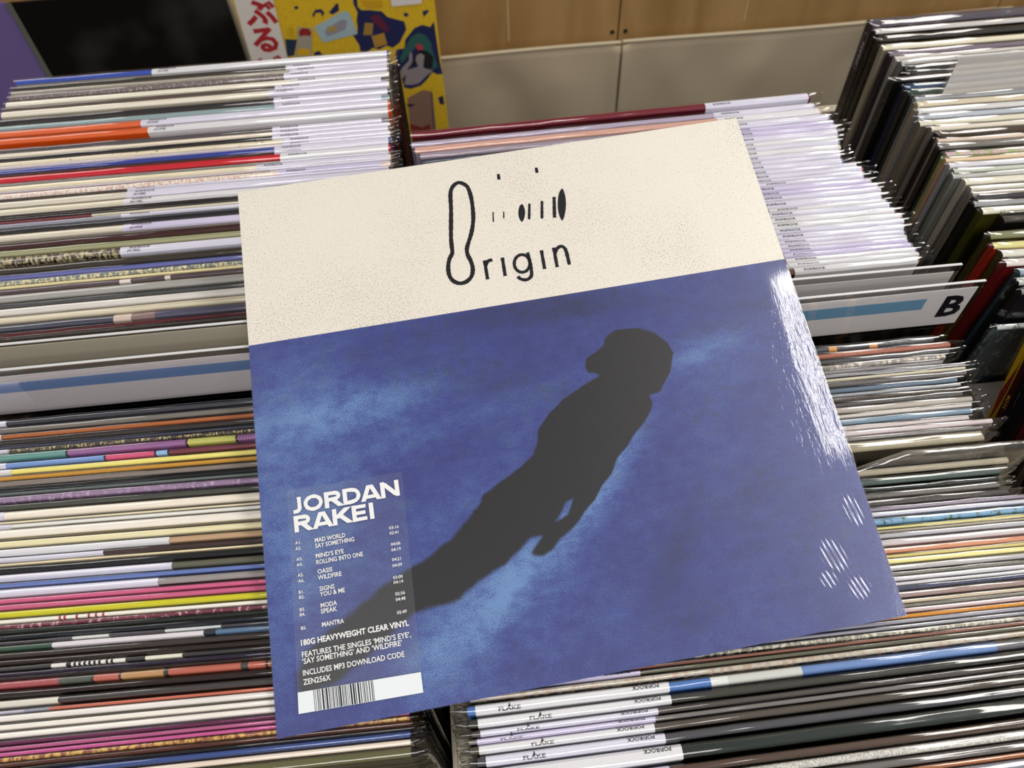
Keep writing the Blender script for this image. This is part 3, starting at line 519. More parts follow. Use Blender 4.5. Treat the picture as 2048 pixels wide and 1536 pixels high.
[3,'white edged black','c9c6c2','23201c',391.0,597.61,0.0,-0.36,6.2,0,0,0,'',0,0],  # pale edge colour is bag glare painted onto a black sleeve
[3,'black','3c3a38','26221e',388.6,585.55,0.0,-0.49,6.2,0,0,0,'',0,0],
[3,'cream','e3dcc4','8f8878',387.9,573.49,0.0,-0.61,6.2,0,0,0,'',0,0],
[3,'violet grey','7d7280','3a323c',390.0,563.47,0.0,-0.71,5.16,0,0,0,'',0,0],
[3,'silver white','cfcac4','8f8d88',392.3,556.49,0.0,-0.77,4.6,0,0,0,'',0,0],
[3,'silver','b9b6b2','77746f',394.9,550.28,0.0,-0.83,4.96,0,0,0,'',0,0],
[3,'black','35373a','191b1d',396.4,543.58,0.0,-0.9,5.93,0,0,0,'',0,0],
[3,'black','2c2c28','171714',393.2,535.57,0.0,-0.98,5.16,0,0,0,'',0,0],
[3,'black','2e2c28','17150f',379.3,528.59,0.0,-1.07,6.2,0,0,0,'',0,0],
[3,'blue','35506b','1f3347',384.7,517.49,0.0,-1.19,5.39,0,0,0,'',0,0],
[3,'dark green','30463d','1c2c26',383.8,510.21,-0.0,-1.27,6.2,0,0,0,'',0,0],
[3,'silver','a9adaf','7a7c7c',386.6,501.16,0.0,-1.37,4.69,0,0,0,'',0,0],
[3,'cream','d9cdb4','a3937c',385.2,494.82,0.0,-1.44,5.9,0,0,0,'',0,0],
[3,'white','d5d3cf','8d8c88',382.4,486.85,0.0,-1.53,5.81,0,0,0,'',0,0],
[3,'silver blue','b4bac2','6b6f76',379.5,479.0,0.0,-1.63,5.32,0,0,0,'',0,0],
[3,'pale cream','d9d4bf','6b655a',377.4,471.81,0.0,-1.71,5.68,0,0,0,'',0,0],
[3,'ivory','ddd3c2','7c766c',383.5,464.13,0.0,-1.79,4.68,0,0,0,'',0,0],
[3,'brown green','4a4034','2c2a20',385.1,457.81,0.0,-1.86,6.2,0,0,0,'',0,0],
[3,'pink cream','dbc8b6','9a8a80',382.5,449.17,0.0,-1.96,3.67,0,0,0,'',0,0],
[3,'grey black','77746e','26241f',380.1,444.21,0.0,-2.02,6.2,0,0,0,'',0,0],
[3,'pink and green','c0a5a8','7d8a6a',381.7,434.06,-0.0,-2.12,5.19,0,0,'8fa25c,20,.5','',0,0],
[3,'cream orange','e0c6a4','b08d6c',378.7,427.05,0.0,-2.16,3.77,0,0,0,'',0,0],
[3,'white lilac','d6d3da','97949c',378.7,421.96,0.0,-2.19,5.03,0,0,0,'',0,0],
[3,'pale green','c5cabb','77806c',379.5,415.16,0.0,-2.23,4.15,0,0,0,'',0,0],
[3,'silver','b9bab6','75756f',376.3,409.55,-0.0,-2.26,3.83,0,0,0,'',0,0],
[3,'cream','e1dccb','a8a293',382.1,404.38,0.0,-2.29,6.08,0,0,0,'',0,0],
[3,'silver cream','cdc9bb','84807a',383.1,396.17,0.0,-2.33,4.56,0,0,0,'',0,0],
[3,'pale pink','cfc2b4','8f857a',381.8,390.0,0.0,-2.37,3.02,0,0,0,'',0,0],
[3,'black','3c3c40','1b1c20',381.0,385.92,0.0,-2.39,3.94,0,0,0,'',0,0],
[3,'silver','9b9c9c','2a2a2c',378.2,380.6,0.0,-2.42,4.79,0,0,0,'',0,0],
[3,'cream and olive','dcd9c6','4b4a1c',380.6,374.13,0.0,-2.46,6.2,0,0,0,'','cream-topped olive record sleeve in the right bin','the cream and olive sleeve'],
[3,'black','4b4642','1d1a14',390.7,364.18,0.0,-2.51,6.2,0,0,0,'c',0,0],
[3,'olive','7f8262','45452a',374.9,350.64,0.0,-2.6,6.2,0,0,0,'',0,0],
[3,'yellow topped red','d9d190','8a3a2a',372.8,340.91,-0.0,-2.65,5.42,0,0,0,'',0,0],
[3,'white topped olive','d8d6c9','4b4734',375.1,333.58,-0.0,-2.69,5.98,0,0,0,'',0,0],
[3,'white topped dark red','d9cfc8','6a1f22',373.6,325.51,-0.0,-2.74,6.2,0,0,0,'','white-topped dark red record sleeve in the right bin','the dark red sleeve'],
[3,'pale blue','8fa0aa','4a5860',378.5,316.29,0.0,-2.79,5.41,0,0,0,'',0,0],
[3,'silver black','b0b3b0','141718',373.6,308.97,0.0,-2.84,6.2,0,0,0,'',0,0],
[3,'silver navy','8b8a8a','232638',371.7,299.68,0.0,-2.89,4.44,0,0,0,'',0,0],
]

def colour_name(r):
    b, name, st = r[0], r[1], r[9]
    if b == 2 and st and st[0] > 100 and r[5] < 497: return 'record sleeve with a pale price strip'
    s = name+' record sleeve'
    if st and st[0] > 5 and b == 1: s += ' with a right-hand price strip'
    elif st and st[1] > 60: s += ' with a left-hand price strip'
    return s
keys = {}
for i, r in enumerate(ROWS):
    if r[14]: keys[i] = (r[0], r[14].replace(', ',',').replace(',',', '))
keys_div = {}   # dividers are landmarks as well
seen_lab = set()
for i, r in enumerate(ROWS):
    b = r[0]; rnd = random.Random(i*13+5)
    root = make_record(i, b, r[1], r[2], r[3], r[4]/1000, r[5]/1000, r[6]/1000, r[7], r[8]/1000, r[9], r[10], r[11], r[12], rnd)
    lab = r[13].replace(', ',',').replace(',',', ') if r[13] else 0
    if not lab:
        best = None
        for k, (kb, kn) in keys.items():
            if kb == b and k != i and (best is None or abs(k-i) < abs(best[0]-i)): best = (k, kn)
        k, kn = best; n = abs(k-i); rel = 'in front of' if i > k else 'behind'
        div = 52 if b == 1 else None
        lab = '%s, %s %s %s, %s bin' % (colour_name(r), ORD[min(n,18)], rel, kn, BINN[b])
        if len(lab.split()) > 16: lab = '%s, %s %s %s, %s bin' % (r[1]+' record sleeve', ORD[min(n,18)], rel, kn, BINN[b])
        if len(lab.split()) > 16: lab = '%s sleeve, %s %s %s' % (r[1].replace(' with a barcode',''), ORD[min(n,18)], rel, kn)
    if len(lab.replace('-',' ').split()) > 15: lab = lab.replace(' with a right-hand price strip',' with right price strip').replace(' with a left-hand price strip',' with left price strip')
    if len(lab.split()) > 16: lab = lab.replace('white with red lettering ','red-lettered white ').replace(' with a right-hand price strip','')
    tag(root, lab, 'record', GR[b])
    if lab in seen_lab or len(lab.split()) > 16: print('LABEL', lab)
    seen_lab.add(lab)
# low record and the leaning group whose spines show at the right
rl = make_record(900, 3, 'low', 'c9c9c9', '3a4044', .3655, .2925, -.0262, -2.0, .004, 0, 0, '6b7a78,14,.53', '', random.Random(77))
tag(rl, 'short dark grey patterned sleeve with a white edge, right bin, lower than its neighbours', 'record', GR[3])
box('riser_block', -.18,.18,-.052,-.016,.0130,.262, paper('6b655f',.5), cr3)
SP = [('b8942a','yellow and crimson',.0058),('4a2216','brown with yellow lettering',.0052),('2b2830','black violet',.0045),('1f2026','black',.0045),('24242c','dark navy',.006),('5a2c18','rust brown',.0045),('4b4239','taupe',.0045),('3a332d','dark taupe',.0045),('5e564c','grey brown',.0045),('3d1c12','dark chestnut',.005),('6a3320','chestnut',.0045),('241d1c','black with a white number',.006),('4f4a46','grey',.0045),('3b3532','charcoal',.0045),('2a2624','black brown',.0045),('6a625a','stone',.0045)]
yy = .2745
sp_m = paper('d0a838',.5,.0)
for k, (hx, nm, t) in enumerate(SP):
    z = -.001-.0005*(k%3); root = make_record(901+k, 3, nm, hx, hx, .3700, yy, z, -1.2, t, 0, 0, 0, '', random.Random(k+300), lean=-.232, H=.318)
    if k == 0:
        V = []; F = []
        for a0, a1 in ((-.03,-.085),(-.082,-.13),(-.126,-.17)):
            o0 = len(V); V += [(-.00012,t*.15,a0),(-.00012,t*.9,(a0+a1)/2),(-.00012,t*.55,a1),(-.00012,t*.05,(a0+a1)/2)]; F.append((o0,o0+1,o0+2,o0+3))
        obj('spine_print', V, F, paper('6b1c22',.5), root)
    if k in (1, 11):
        V = []; F = []
        for s, z0, sz in ((('LLOR',-.052,.0040),('Decomination',-.098,.0034)) if k == 1 else (('0',-.088,.0066),)):
            co, fc = flat_text(s, .01); o0 = len(V)
            for q in co: V.append((-.0002, t*.22+q[1]*sz*.9, z0-(co[:,0].max()-q[0])*sz*1.2+.0))
            F += [tuple(j+o0 for j in fa) for fa in fc]
        obj('spine_lettering', V, F, sp_m if k == 1 else paper('b9b5ae',.5,.0), root)
    lab = {0:'yellow and crimson spined sleeve leaning in the right bin, bottom right',1:'brown spined sleeve with yellow spine lettering, right bin'}.get(k) or '%s spined sleeve, %s in front of the yellow and crimson spine' % (nm, ORD[k])
    tag(root, lab, 'record', GR[3]); yy -= t+.0007
# box set spine marks at the back of the right bin
V = []; F = []
r0 = ROWS[[i for i, r in enumerate(ROWS) if r[0] == 3][0]]; o_ = [o for o in C.objects if o.get('label','').startswith('thick charcoal box sleeve')][0]
for (a, c, d, e_) in ((.0085,.0088,-.010,-.043),(.0030,.0033,-.010,-.043),(.0030,.0088,-.010,-.0103),(.0030,.0088,-.0427,-.043)):
    q0 = len(V); V += [(-.0001,a,d),(-.0001,c,d),(-.0001,c,e_),(-.0001,a,e_)]; F.append((q0,q0+1,q0+2,q0+3))
co, fc = flat_text('oasis', .02); q0 = len(V)
for q in co: V.append((-.0001, .0042+q[1]*.0048, -.040+q[0]*.0115)); 
F += [tuple(j+q0 for j in fa) for fa in fc]
obj('spine_lettering', V, F, paper('a9abad',.4,.0), o_)

# ------------------------------------------------------------------ letter dividers
acr = clear('clear_acrylic', .04, 1.49, .05)
acr_edge = paper('8b8888',.2,.0)
def divider(x0, x1, y, ztop, card, yaw, label, band=None, letter=None, cardx=None, drop=.0325, gap=.0022, group='letter dividers between the records'):
    t = thing('letter_divider', (x0,y,ztop), (0,0,math.radians(yaw))); tag(t, label, 'divider', group); W = x1-x0; H = ztop+.3325
    box('acrylic_panel', 0,W,0,.0018,-H,0, acr, t)
    e = box('panel_rim', 0,W,.0001,.0017,.00005,.0005, paper('cfcfcf',.15,.0), t); e['label'] = 'bright polished top edge'
    cx0, cx1 = cardx or (.002, W-.0035)
    cd = box('paper_card', cx0,cx1,-.0006,-.0002,-gap-drop,-gap, paper(card,.5,.03), t)
    if band: box('printed_band', band[0],band[1],-.00068,-.0006,band[3],band[2], paper('6f9bb8' if x0 > -.2 else '6b86b2',.4,.05), cd)
    if letter:
        co, fc = flat_text(letter[0], .035); V = [(letter[1]+q[0]*letter[3], -.0007, letter[2]+q[1]*letter[3]) for q in co]
        lt = obj('printed_letter', V, fc, paper('17151a',.4,.0), cd)
    # clear pocket in front of the card
    box('clear_pocket', cx0,cx1+.002,-.0016,-.0013,-gap-drop-.002,-gap+.001, acr, t)
    return t
divider(-.3445,-.016,.3075,.0305,'b9b19c',-.2,'blank beige-grey divider, the rear one of two in the left bin', drop=.05, gap=.0012)
divider(-.3445,-.015,.2920,.0262,'cfc8ca',-.2,'white divider card with a blue band, left bin', band=(.002,.326,-.0105,-.0195), drop=.036, gap=.0044)
divider(.002,.3235,.3033,.0258,'c9c5c2',-.5,'blank grey-white divider, the rear one of two in the middle bin', drop=.034, gap=.0045)
divider(.006,.3348,.2897,.0220,'dcd8d6',-.1,'white divider card with a black letter B, middle bin', band=(.01,.2965,-.0102,-.0200), letter=('B',.3075,-.0283,.0262), drop=.0335, gap=.0035)
divider(.405,.735,.4985,.0325,'cfcbc8',-.4,'clear divider with a pale card, right bin', drop=.05, gap=.0015)
# ------------------------------------------------------------------ the big album on top
FIG = [[54.78,24.15],[62.05,23.48],[71.27,18.62],[76.91,11.56],[78.48,4.97],[75.72,-2.34],[74.03,-6.67],[69.47,-11.98],[64.68,-17.19],[58.8,-17.64],[59.94,-22.35],[58.06,-26.49],[52.97,-32.08],[46.51,-37.65],[40.07,-44.59],[33.29,-49.65],[28.74,-57.31],[21.92,-63.06],[16.19,-70.29],[10.32,-74.68],[6.07,-79.32],[1.19,-83.25],[-6.45,-87.71],[-11.34,-92.09],[-17.13,-94.43],[-21.95,-93.3],[-22.59,-91.09],[-18.31,-86.88],[-15.08,-84.03],[-21.23,-83.97],[-28.05,-89.06],[-37.11,-95.22],[-48.37,-99.6],[-56.99,-104.39],[-66.77,-108.9],[-75.9,-109.74],[-85.0,-110.57],[-97.39,-117.42],[-105.63,-122.71],[-112.47,-127.47],[-121.8,-132.88],[-132.22,-138.01],[-142.2,-139.67],[-148.18,-140.89],[-148.16,-129.25],[-142.85,-119.54],[-132.11,-111.83],[-121.44,-106.41],[-114.59,-101.95],[-102.21,-94.9],[-91.24,-90.02],[-77.47,-84.78],[-67.45,-79.28],[-63.2,-77.42],[-50.77,-66.32],[-44.67,-62.0],[-42.47,-56.93],[-32.07,-51.9],[-19.98,-45.69],[-12.0,-40.04],[-7.98,-33.6],[-6.62,-26.6],[-3.07,-22.85],[2.15,-17.89],[10.46,-11.94],[21.64,-6.41],[32.63,-2.29],[34.49,-0.47],[27.71,1.67],[26.96,4.89],[28.68,10.17],[34.53,12.87],[40.62,16.5],[42.21,20.97],[48.94,24.55]]
HOLE = [[-8.62,-78.53],[-2.87,-72.83],[0.25,-68.23],[6.12,-66.27],[3.81,-70.78],[0.88,-75.68],[-4.56,-78.46]]
LOOP = [[-23.63,139.12],[-26.81,138.42],[-29.42,135.46],[-30.76,131.21],[-31.86,121.64],[-33.44,111.42],[-35.0,101.36],[-35.46,95.47],[-35.88,90.9],[-38.16,87.1],[-39.69,81.95],[-39.84,76.19],[-37.91,72.14],[-34.24,70.01],[-30.1,70.74],[-26.82,73.85],[-25.45,78.57],[-25.8,83.63],[-26.93,88.03],[-26.77,92.22],[-25.02,96.58],[-22.34,102.53],[-20.28,109.08],[-19.16,114.98],[-18.49,123.68],[-18.68,130.85],[-19.91,136.02]]
STROKES = [[[-17.7,82.6],[-17.97,69.8]],[[-17.53,78.82],[-15.79,81.68],[-12.96,82.17]],[[-6.89,82.6],[-7.33,70.2]],[[8.65,83.35],[8.8,78.28],[8.72,72.04],[7.95,67.63],[5.67,65.73],[3.45,65.63],[1.09,66.8],[-0.05,68.56]],[[17.08,83.37],[16.59,70.63]],[[24.67,83.87],[24.2,70.52]],[[24.71,79.64],[26.9,83.05],[29.68,83.83],[31.53,80.78],[31.7,70.84]]]
GC = [[[8.62,75.8],[8.06,74.05],[7.1,72.55],[5.85,71.46],[4.42,70.86],[2.95,70.83],[1.59,71.37],[0.47,72.42],[-0.31,73.88],[-0.66,75.61],[-0.55,77.45],[0.0,79.21],[0.95,80.72],[2.21,81.83],[3.65,82.43],[5.13,82.47],[6.5,81.92],[7.62,80.86],[8.4,79.39],[8.74,77.64]]]
MARKS = [([[0.99,141.2],[0.72,137.05]],22),([[25.15,141.67],[25.01,137.75]],22),([[-6.94,114.73],[-7.92,107.74]],9),([[-0.42,113.83],[-1.25,109.16]],9),([[16.1,116.63],[13.88,105.76]],18),([[24.08,117.16],[21.68,104.89]],20),([[31.99,118.69],[29.36,104.14]],24)]
BLOBS = [[[11.39,117.2],[11.71,116.93],[12.08,116.22],[12.37,115.16],[12.53,113.81],[12.51,112.29],[12.3,110.68],[11.92,109.12],[11.38,107.69],[10.75,106.5],[10.09,105.62],[9.5,105.1],[9.11,104.96],[8.79,105.23],[8.42,105.92],[8.13,106.97],[7.97,108.3],[7.98,109.82],[8.18,111.42],[8.57,112.99],[9.11,114.43],[9.74,115.63],[10.4,116.52],[11.0,117.05]],[[37.98,123.9],[38.34,123.44],[38.7,122.21],[38.91,120.31],[38.92,117.9],[38.68,115.15],[38.19,112.24],[37.49,109.39],[36.62,106.79],[35.67,104.59],[34.73,102.95],[33.92,101.96],[33.42,101.66],[33.06,102.11],[32.7,103.31],[32.48,105.16],[32.47,107.53],[32.69,110.25],[33.17,113.14],[33.86,116.01],[34.73,118.65],[35.69,120.89],[36.64,122.57],[37.46,123.59]]]
BAND = [[-159.42,52.46],[-4.71,52.38],[158.07,51.48]]
STK = [[-144.75,-36.48],[-83.14,-36.79],[-87.33,-148.53],[-148.25,-147.29]]
STRIP = [[-147.88,-137.48],[-87.22,-138.96]]
BARS = [[-140.3,-137.7],[-111.32,-138.79]]
TXT = [('JORDAN',[-142.57,-48.6],[-85.91,-49.61]),('RAKEI',[-142.88,-58.46],[-100.52,-59.46]),('MAD WORLD',[-132.69,-65.99],[-116.75,-66.38]),('SAY SOMETHING',[-132.73,-68.85],[-112.34,-69.42]),("MIND'S EYE",[-132.92,-74.19],[-118.41,-74.48]),('ROLLING INTO ONE',[-132.98,-77.29],[-108.75,-77.93]),('OASIS',[-132.82,-82.41],[-125.17,-82.57]),('WILDFIRE',[-132.93,-85.38],[-120.77,-85.68]),('SIGNS',[-132.63,-91.14],[-124.96,-91.37]),('YOU & ME',[-132.71,-93.77],[-119.93,-94.21]),('MODA',[-132.85,-99.47],[-124.54,-99.64]),('SPEAK',[-133.07,-102.31],[-124.85,-102.57]),('MANTRA',[-133.07,-108.79],[-121.99,-109.14]),('180G HEAVYWEIGHT CLEAR VINYL',[-144.29,-115.3],[-89.94,-116.82]),('FEATURES THE SINGLES ‘MIND’S EYE’,',[-144.28,-120.88],[-89.7,-122.47]),('‘SAY SOMETHING’ AND ‘WILDFIRE’',[-144.39,-124.03],[-94.58,-125.69]),('INCLUDES MP3 DOWNLOAD CODE',[-144.54,-129.58],[-94.14,-131.05]),('ZEN256X',[-144.74,-134.33],[-131.28,-134.8])]
SM = [('A1.',[-142.88,-65.46]),('A2.',[-143.01,-68.5]),('A3.',[-143.01,-73.99]),('A4.',[-143.15,-76.83]),('A5.',[-143.05,-82.21]),('A6.',[-143.09,-85.11]),('B1.',[-143.2,-90.73]),('B2.',[-143.25,-93.31]),('B3.',[-143.5,-99.42]),('B4.',[-143.64,-101.87]),('B5.',[-143.62,-108.51]),('03:16',[-93.7,-66.47]),('02:41',[-93.78,-69.22]),('04:06',[-93.88,-75.11]),('04:19',[-94.01,-78.0]),('04:21',[-94.29,-83.02]),('04:09',[-94.45,-86.09]),('03:00',[-94.89,-92.17]),('04:14',[-94.99,-94.57]),('02:56',[-94.85,-100.43]),('04:48',[-94.98,-103.19]),('05:49',[-95.16,-109.71])]
LIGHTS = [([-123.82,0.41],60,22,5,0.9),([-131.56,38.06],25,40,0,0.45),([-89.8,6.14],60,10,5,0.5),([-24.42,-8.64],70,9,12,0.6),([93.7,2.23],30,9,15,1.0),([-27.37,-99.57],45,10,42,1.1),([-61.47,-116.09],70,16,38,1.0),([16.19,-70.29],50,10,50,0.8),([-112.4,-47.0],50,30,40,0.5),([-67.19,-68.72],60,14,40,0.5),([-152.12,-79.47],30,60,0,0.6),([-138.68,-154.03],60,8,8,-0.2),([39.57,-40.75],40,9,55,0.6),([-46.92,-135.82],60,35,30,0.55),([-134.81,-59.12],40,50,0,0.4)]
DARKS = [([23.07,42.15],60,9,-3,1.0),([51.04,-106.03],34,9,55,0.9),([98.56,-82.46],25,14,30,0.45),([-21.83,5.99],90,16,-20,0.5),([123.75,24.08],50,12,8,0.5),([53.53,-137.02],20,9,30,0.6),([4.18,52.1],70,12,8,0.5),([-61.14,-28.31],60,20,30,0.25),([129.02,-117.57],30,50,0,0.35)]

U = Matrix(((0.99731998,-0.07277817,0.00749599),(0.07214151,0.96115569,-0.26641198),(0.01218416,0.26623877,0.9638301))).to_4x4()
U.translation = (0.06016568,0.25082645,0.01816136)
alb = bpy.data.objects.new('record_album', None); C.objects.link(alb); alb.matrix_world = U
tag(alb, 'large white and blue album lying slanted across the record bins', 'record')
HX, HY, TH = .1596, .1565, .0034
def curl(x, y):            # the right edge of the sleeve sags a little
    s0 = lambda v: 0 if v < 0 else 1 if v > 1 else v*v*(3-2*v)
    slope = -.01+.105*s0((y+.080)/.03)-.085*s0((y-.034)/.02)
    d = max(0, x-.1435); e = .0025
    return -slope*(d-e*(1-math.exp(-d/e)))
NX = NY = 250
gx = np.linspace(-HX, HX, NX+1); gy = np.linspace(-HY, HY, NY+1)
X, Y = np.meshgrid(gx, gy)
def seg_dist(px, py, poly):
    d = np.full(px.shape, 1e9); ins = np.zeros(px.shape, bool); n = len(poly)
    for i in range(n):
        x1, y1 = poly[i]; x2, y2 = poly[(i+1) % n]; dx, dy = x2-x1, y2-y1
        t = np.clip(((px-x1)*dx+(py-y1)*dy)/(dx*dx+dy*dy+1e-9), 0, 1)
        d = np.minimum(d, np.hypot(px-x1-t*dx, py-y1-t*dy))
        c = ((y1 > py) != (y2 > py)) & (px < (x2-x1)*(py-y1)/((y2-y1)+1e-12)+x1); ins ^= c
    return np.where(ins, -d, d)
xm, ym = X*1000, Y*1000
sd = seg_dist(xm, ym, FIG); hd = seg_dist(xm, ym, HOLE); sd = np.maximum(sd, -hd-.8)
blur = np.clip(1.3+(-(xm+ym)*.5-20)*.045, 1.3, 6.0); blur += np.clip((-xm*.3+ym-(-30))*.02,0,2)*0
ribs = ((sd > -99)).astype(float)
fig = 1/(1+np.exp(np.clip(sd/blur*2.2,-30,30)))
def gsum(L):
    o = np.zeros_like(xm)
    for (c, r1, r2, ang, amp) in L:
        a = math.radians(ang); dx, dy = xm-c[0], ym-c[1]; p = dx*math.cos(a)+dy*math.sin(a); q = -dx*math.sin(a)+dy*math.cos(a)
        o += amp*np.exp(-(p/r1)**2-(q/r2)**2)
    return o
light = gsum(LIGHTS)*.34; dark = np.clip(gsum(DARKS),0,1)
V = np.stack([X.ravel(), Y.ravel(), np.array([curl(a,b_) for a,b_ in zip(X.ravel(),Y.ravel())])], 1)
idx = np.arange((NX+1)*(NY+1)).reshape(NY+1,NX+1)
F = np.stack([idx[:-1,:-1].ravel(), idx[:-1,1:].ravel(), idx[1:,1:].ravel(), idx[1:,:-1].ravel()],1)
m, nt, b = newmat('album_cover_print'); N = nt.nodes; L = nt.links
def attr(n):
    a = N.new('ShaderNodeAttribute'); a.attribute_name = n; return a.outputs['Fac']
def noise(scale, detail=4, rough=.6, mapping=None, rot=0):
    tc = N.new('ShaderNodeTexCoord'); mp = N.new('ShaderNodeMapping'); mp.inputs['Scale'].default_value = mapping or (1,1,1); mp.inputs['Rotation'].default_value = (0,0,rot)
    nz = N.new('ShaderNodeTexNoise'); nz.inputs['Scale'].default_value = scale; nz.inputs['Detail'].default_value = detail; nz.inputs['Roughness'].default_value = rough
    L.new(tc.outputs['Object'], mp.inputs[0]); L.new(mp.outputs[0], nz.inputs[0]); return nz.outputs[0]
def mth(op, a, b_, c=None, clamp=False):
    n = N.new('ShaderNodeMath'); n.operation = op; n.use_clamp = clamp
    for i_, v in enumerate((a, b_, c)):
        if v is None: continue
        if isinstance(v, (int,float)): n.inputs[i_].default_value = v
        else: L.new(v, n.inputs[i_])
    return n.outputs[0]
def mixc(f, a, b_):
    n = N.new('ShaderNodeMix'); n.data_type = 'RGBA'; n.clamp_factor = True
    for k, v in (('Factor',f),('A',a),('B',b_)):
        if isinstance(v,(float,int)): n.inputs[k].default_value = v
        elif isinstance(v, tuple): n.inputs[k].default_value = v
        else: L.new(v, n.inputs[k])
    return n.outputs['Result']
n_big = noise(15,5,.65,(1,1,1)); n_mid = noise(105,6,.75); n_fine = noise(1500,2,.5); n_st = noise(60,4,.7,(1,2.6,1),-.75)
tone = mth('MULTIPLY_ADD', n_big, .9, mth('MULTIPLY', n_st, .45)); tone = mth('ADD', tone, attr('light')); tone = mth('SUBTRACT', tone, .30)
tone = mth('ADD', tone, mth('MULTIPLY', mth('SUBTRACT', n_fine, .5), .9)); tone = mth('ADD', tone, mth('MULTIPLY', mth('SUBTRACT', n_mid, .5), .85))
wv = N.new('ShaderNodeTexWave'); wv.inputs['Scale'].default_value = 330; wv.bands_direction = 'DIAGONAL'; tcw = N.new('ShaderNodeTexCoord'); L.new(tcw.outputs['Object'], wv.inputs[0])
tone = mth('ADD', tone, mth('MULTIPLY', mth('SUBTRACT', wv.outputs[1], .5), .10))
ramp = N.new('ShaderNodeValToRGB'); L.new(tone, ramp.inputs[0]); e = ramp.color_ramp.elements
e[0].position = .0; e[0].color = lin('2c3064'); e[1].position = 1.0; e[1].color = lin('6a8dbe')
for p_, h_ in ((.28,'333a7a'),(.5,'3b468a'),(.72,'4a629e')): q_ = e.new(p_); q_.color = lin(h_)
blot = mth('SUBTRACT', mth('ADD', mth('MULTIPLY', attr('dark'), .20), mth('ADD', mth('MULTIPLY', n_mid, .8), mth('MULTIPLY', n_big, .35))), .61)
blue = mixc(mth('MULTIPLY', blot, 3.2, clamp=True), ramp.outputs[0], lin('2a2a42'))
figm = mth('ADD', attr('fig'), mth('MULTIPLY', mth('SUBTRACT', n_mid, .5), mth('MULTIPLY', mth('MULTIPLY', attr('fig'), mth('SUBTRACT', 1.0, attr('fig'))), 3.2)))
mr = N.new('ShaderNodeMapRange'); mr.interpolation_type = 'SMOOTHSTEP'; mr.inputs[1].default_value = .3; mr.inputs[2].default_value = .72; L.new(figm, mr.inputs[0])
bluef = mixc(mr.outputs[0], blue, lin('1b1918'))
# off-white upper band with printed specks
n_sp = noise(1300,2,.5); n_zone = noise(11,3,.5)
spk = mth('GREATER_THAN', mth('ADD', n_sp, mth('MULTIPLY', n_zone, .28)), .765)
white = mixc(mth('MULTIPLY', spk, .55), mixc(mth('MULTIPLY', n_zone, .5), lin('ebe5d6'), lin('e6dbd2')), lin('6f665c'))
sp = N.new('ShaderNodeSeparateXYZ'); tc = N.new('ShaderNodeTexCoord'); L.new(tc.outputs['Object'], sp.inputs[0])
isw = mth('GREATER_THAN', sp.outputs['Y'], .0520)
L.new(mixc(isw, bluef, white), b.inputs['Base Color']); b.inputs['Roughness'].default_value = .42; b.inputs['Specular IOR Level'].default_value = .7
bp = N.new('ShaderNodeBump'); bp.inputs['Strength'].default_value = .25; bp.inputs['Distance'].default_value = .0003; L.new(n_fine, bp.inputs['Height']); L.new(bp.outputs[0], b.inputs['Normal'])
me = bpy.data.meshes.new('front_cover'); me.from_pydata(V.tolist(), [], F.tolist()); me.materials.append(m)
for nme, arr in (('fig',fig),('light',light),('dark',dark)):
    a = me.attributes.new(nme, 'FLOAT', 'POINT'); a.data.foreach_set('value', arr.ravel().astype('f'))
me.polygons.foreach_set('use_smooth', [True]*len(me.polygons)); me.update()
fc_ = bpy.data.objects.new('front_cover', me); C.objects.link(fc_); fc_.parent = alb
# board thickness and back cover
side = paper('d8d6d2',.5,.03); side_b = paper('4a559c',.5,.03)
xs_ = list(np.linspace(-HX,HX,41)); V = []; F = []; M_ = []
ys_ = list(np.linspace(-HY,HY,9))
ring = [(x_, -HY) for x_ in xs_] + [(HX, y_) for y_ in ys_[1:]] + [(x_, HY) for x_ in xs_[::-1][1:]] + [(-HX, y_) for y_ in ys_[::-1][1:-1]]
for (a, c) in ring: V.append((a,c,curl(a,c)-.00003)); V.append((a,c,curl(a,c)-TH))
n = len(ring)
for i in range(n):
    j = (i+1)%n; F.append((2*i,2*i+1,2*j+1,2*j)); M_.append(1 if ring[i][1] < .05 else 0)
obj('sleeve_edge', V, F, [side, side_b], alb, M_)
V = []; F = []
for y_ in ys_:
    for x_ in xs_: V.append((x_,y_,curl(x_,y_)-TH))
F = [(j*41+i,(j+1)*41+i,(j+1)*41+i+1,j*41+i+1) for j in range(8) for i in range(40)]
obj('back_cover', V, F, paper('b9b6b0',.5), alb)
# shrink wrap with wrinkles along its right edge
wr = bpy.data.materials.new('shrink_wrap_film'); wr.use_nodes = True; nt = wr.node_tree; N = nt.nodes; L = nt.links; N.clear()
out = N.new('ShaderNodeOutputMaterial'); tr = N.new('ShaderNodeBsdfTransparent'); gl = N.new('ShaderNodeBsdfGlossy'); gl.inputs['Roughness'].default_value = .11
fr = N.new('ShaderNodeLayerWeight'); fr.inputs['Blend'].default_value = .5; mx = N.new('ShaderNodeMixShader')
pw = N.new('ShaderNodeMath'); pw.operation = 'POWER'; pw.inputs[1].default_value = 5; L.new(fr.outputs['Facing'], pw.inputs[0])
ml = N.new('ShaderNodeMath'); ml.operation = 'MULTIPLY_ADD'; ml.inputs[1].default_value = .92; ml.inputs[2].default_value = .075; L.new(pw.outputs[0], ml.inputs[0])
L.new(ml.outputs[0], mx.inputs[0]); L.new(tr.outputs[0], mx.inputs[1]); L.new(gl.outputs[0], mx.inputs[2]); L.new(mx.outputs[0], out.inputs[0])
nz1 = noise(34,4,.6,(6,1.3,1),-.5)
tc = N.new('ShaderNodeTexCoord'); sp = N.new('ShaderNodeSeparateXYZ'); L.new(tc.outputs['Object'], sp.inputs[0])
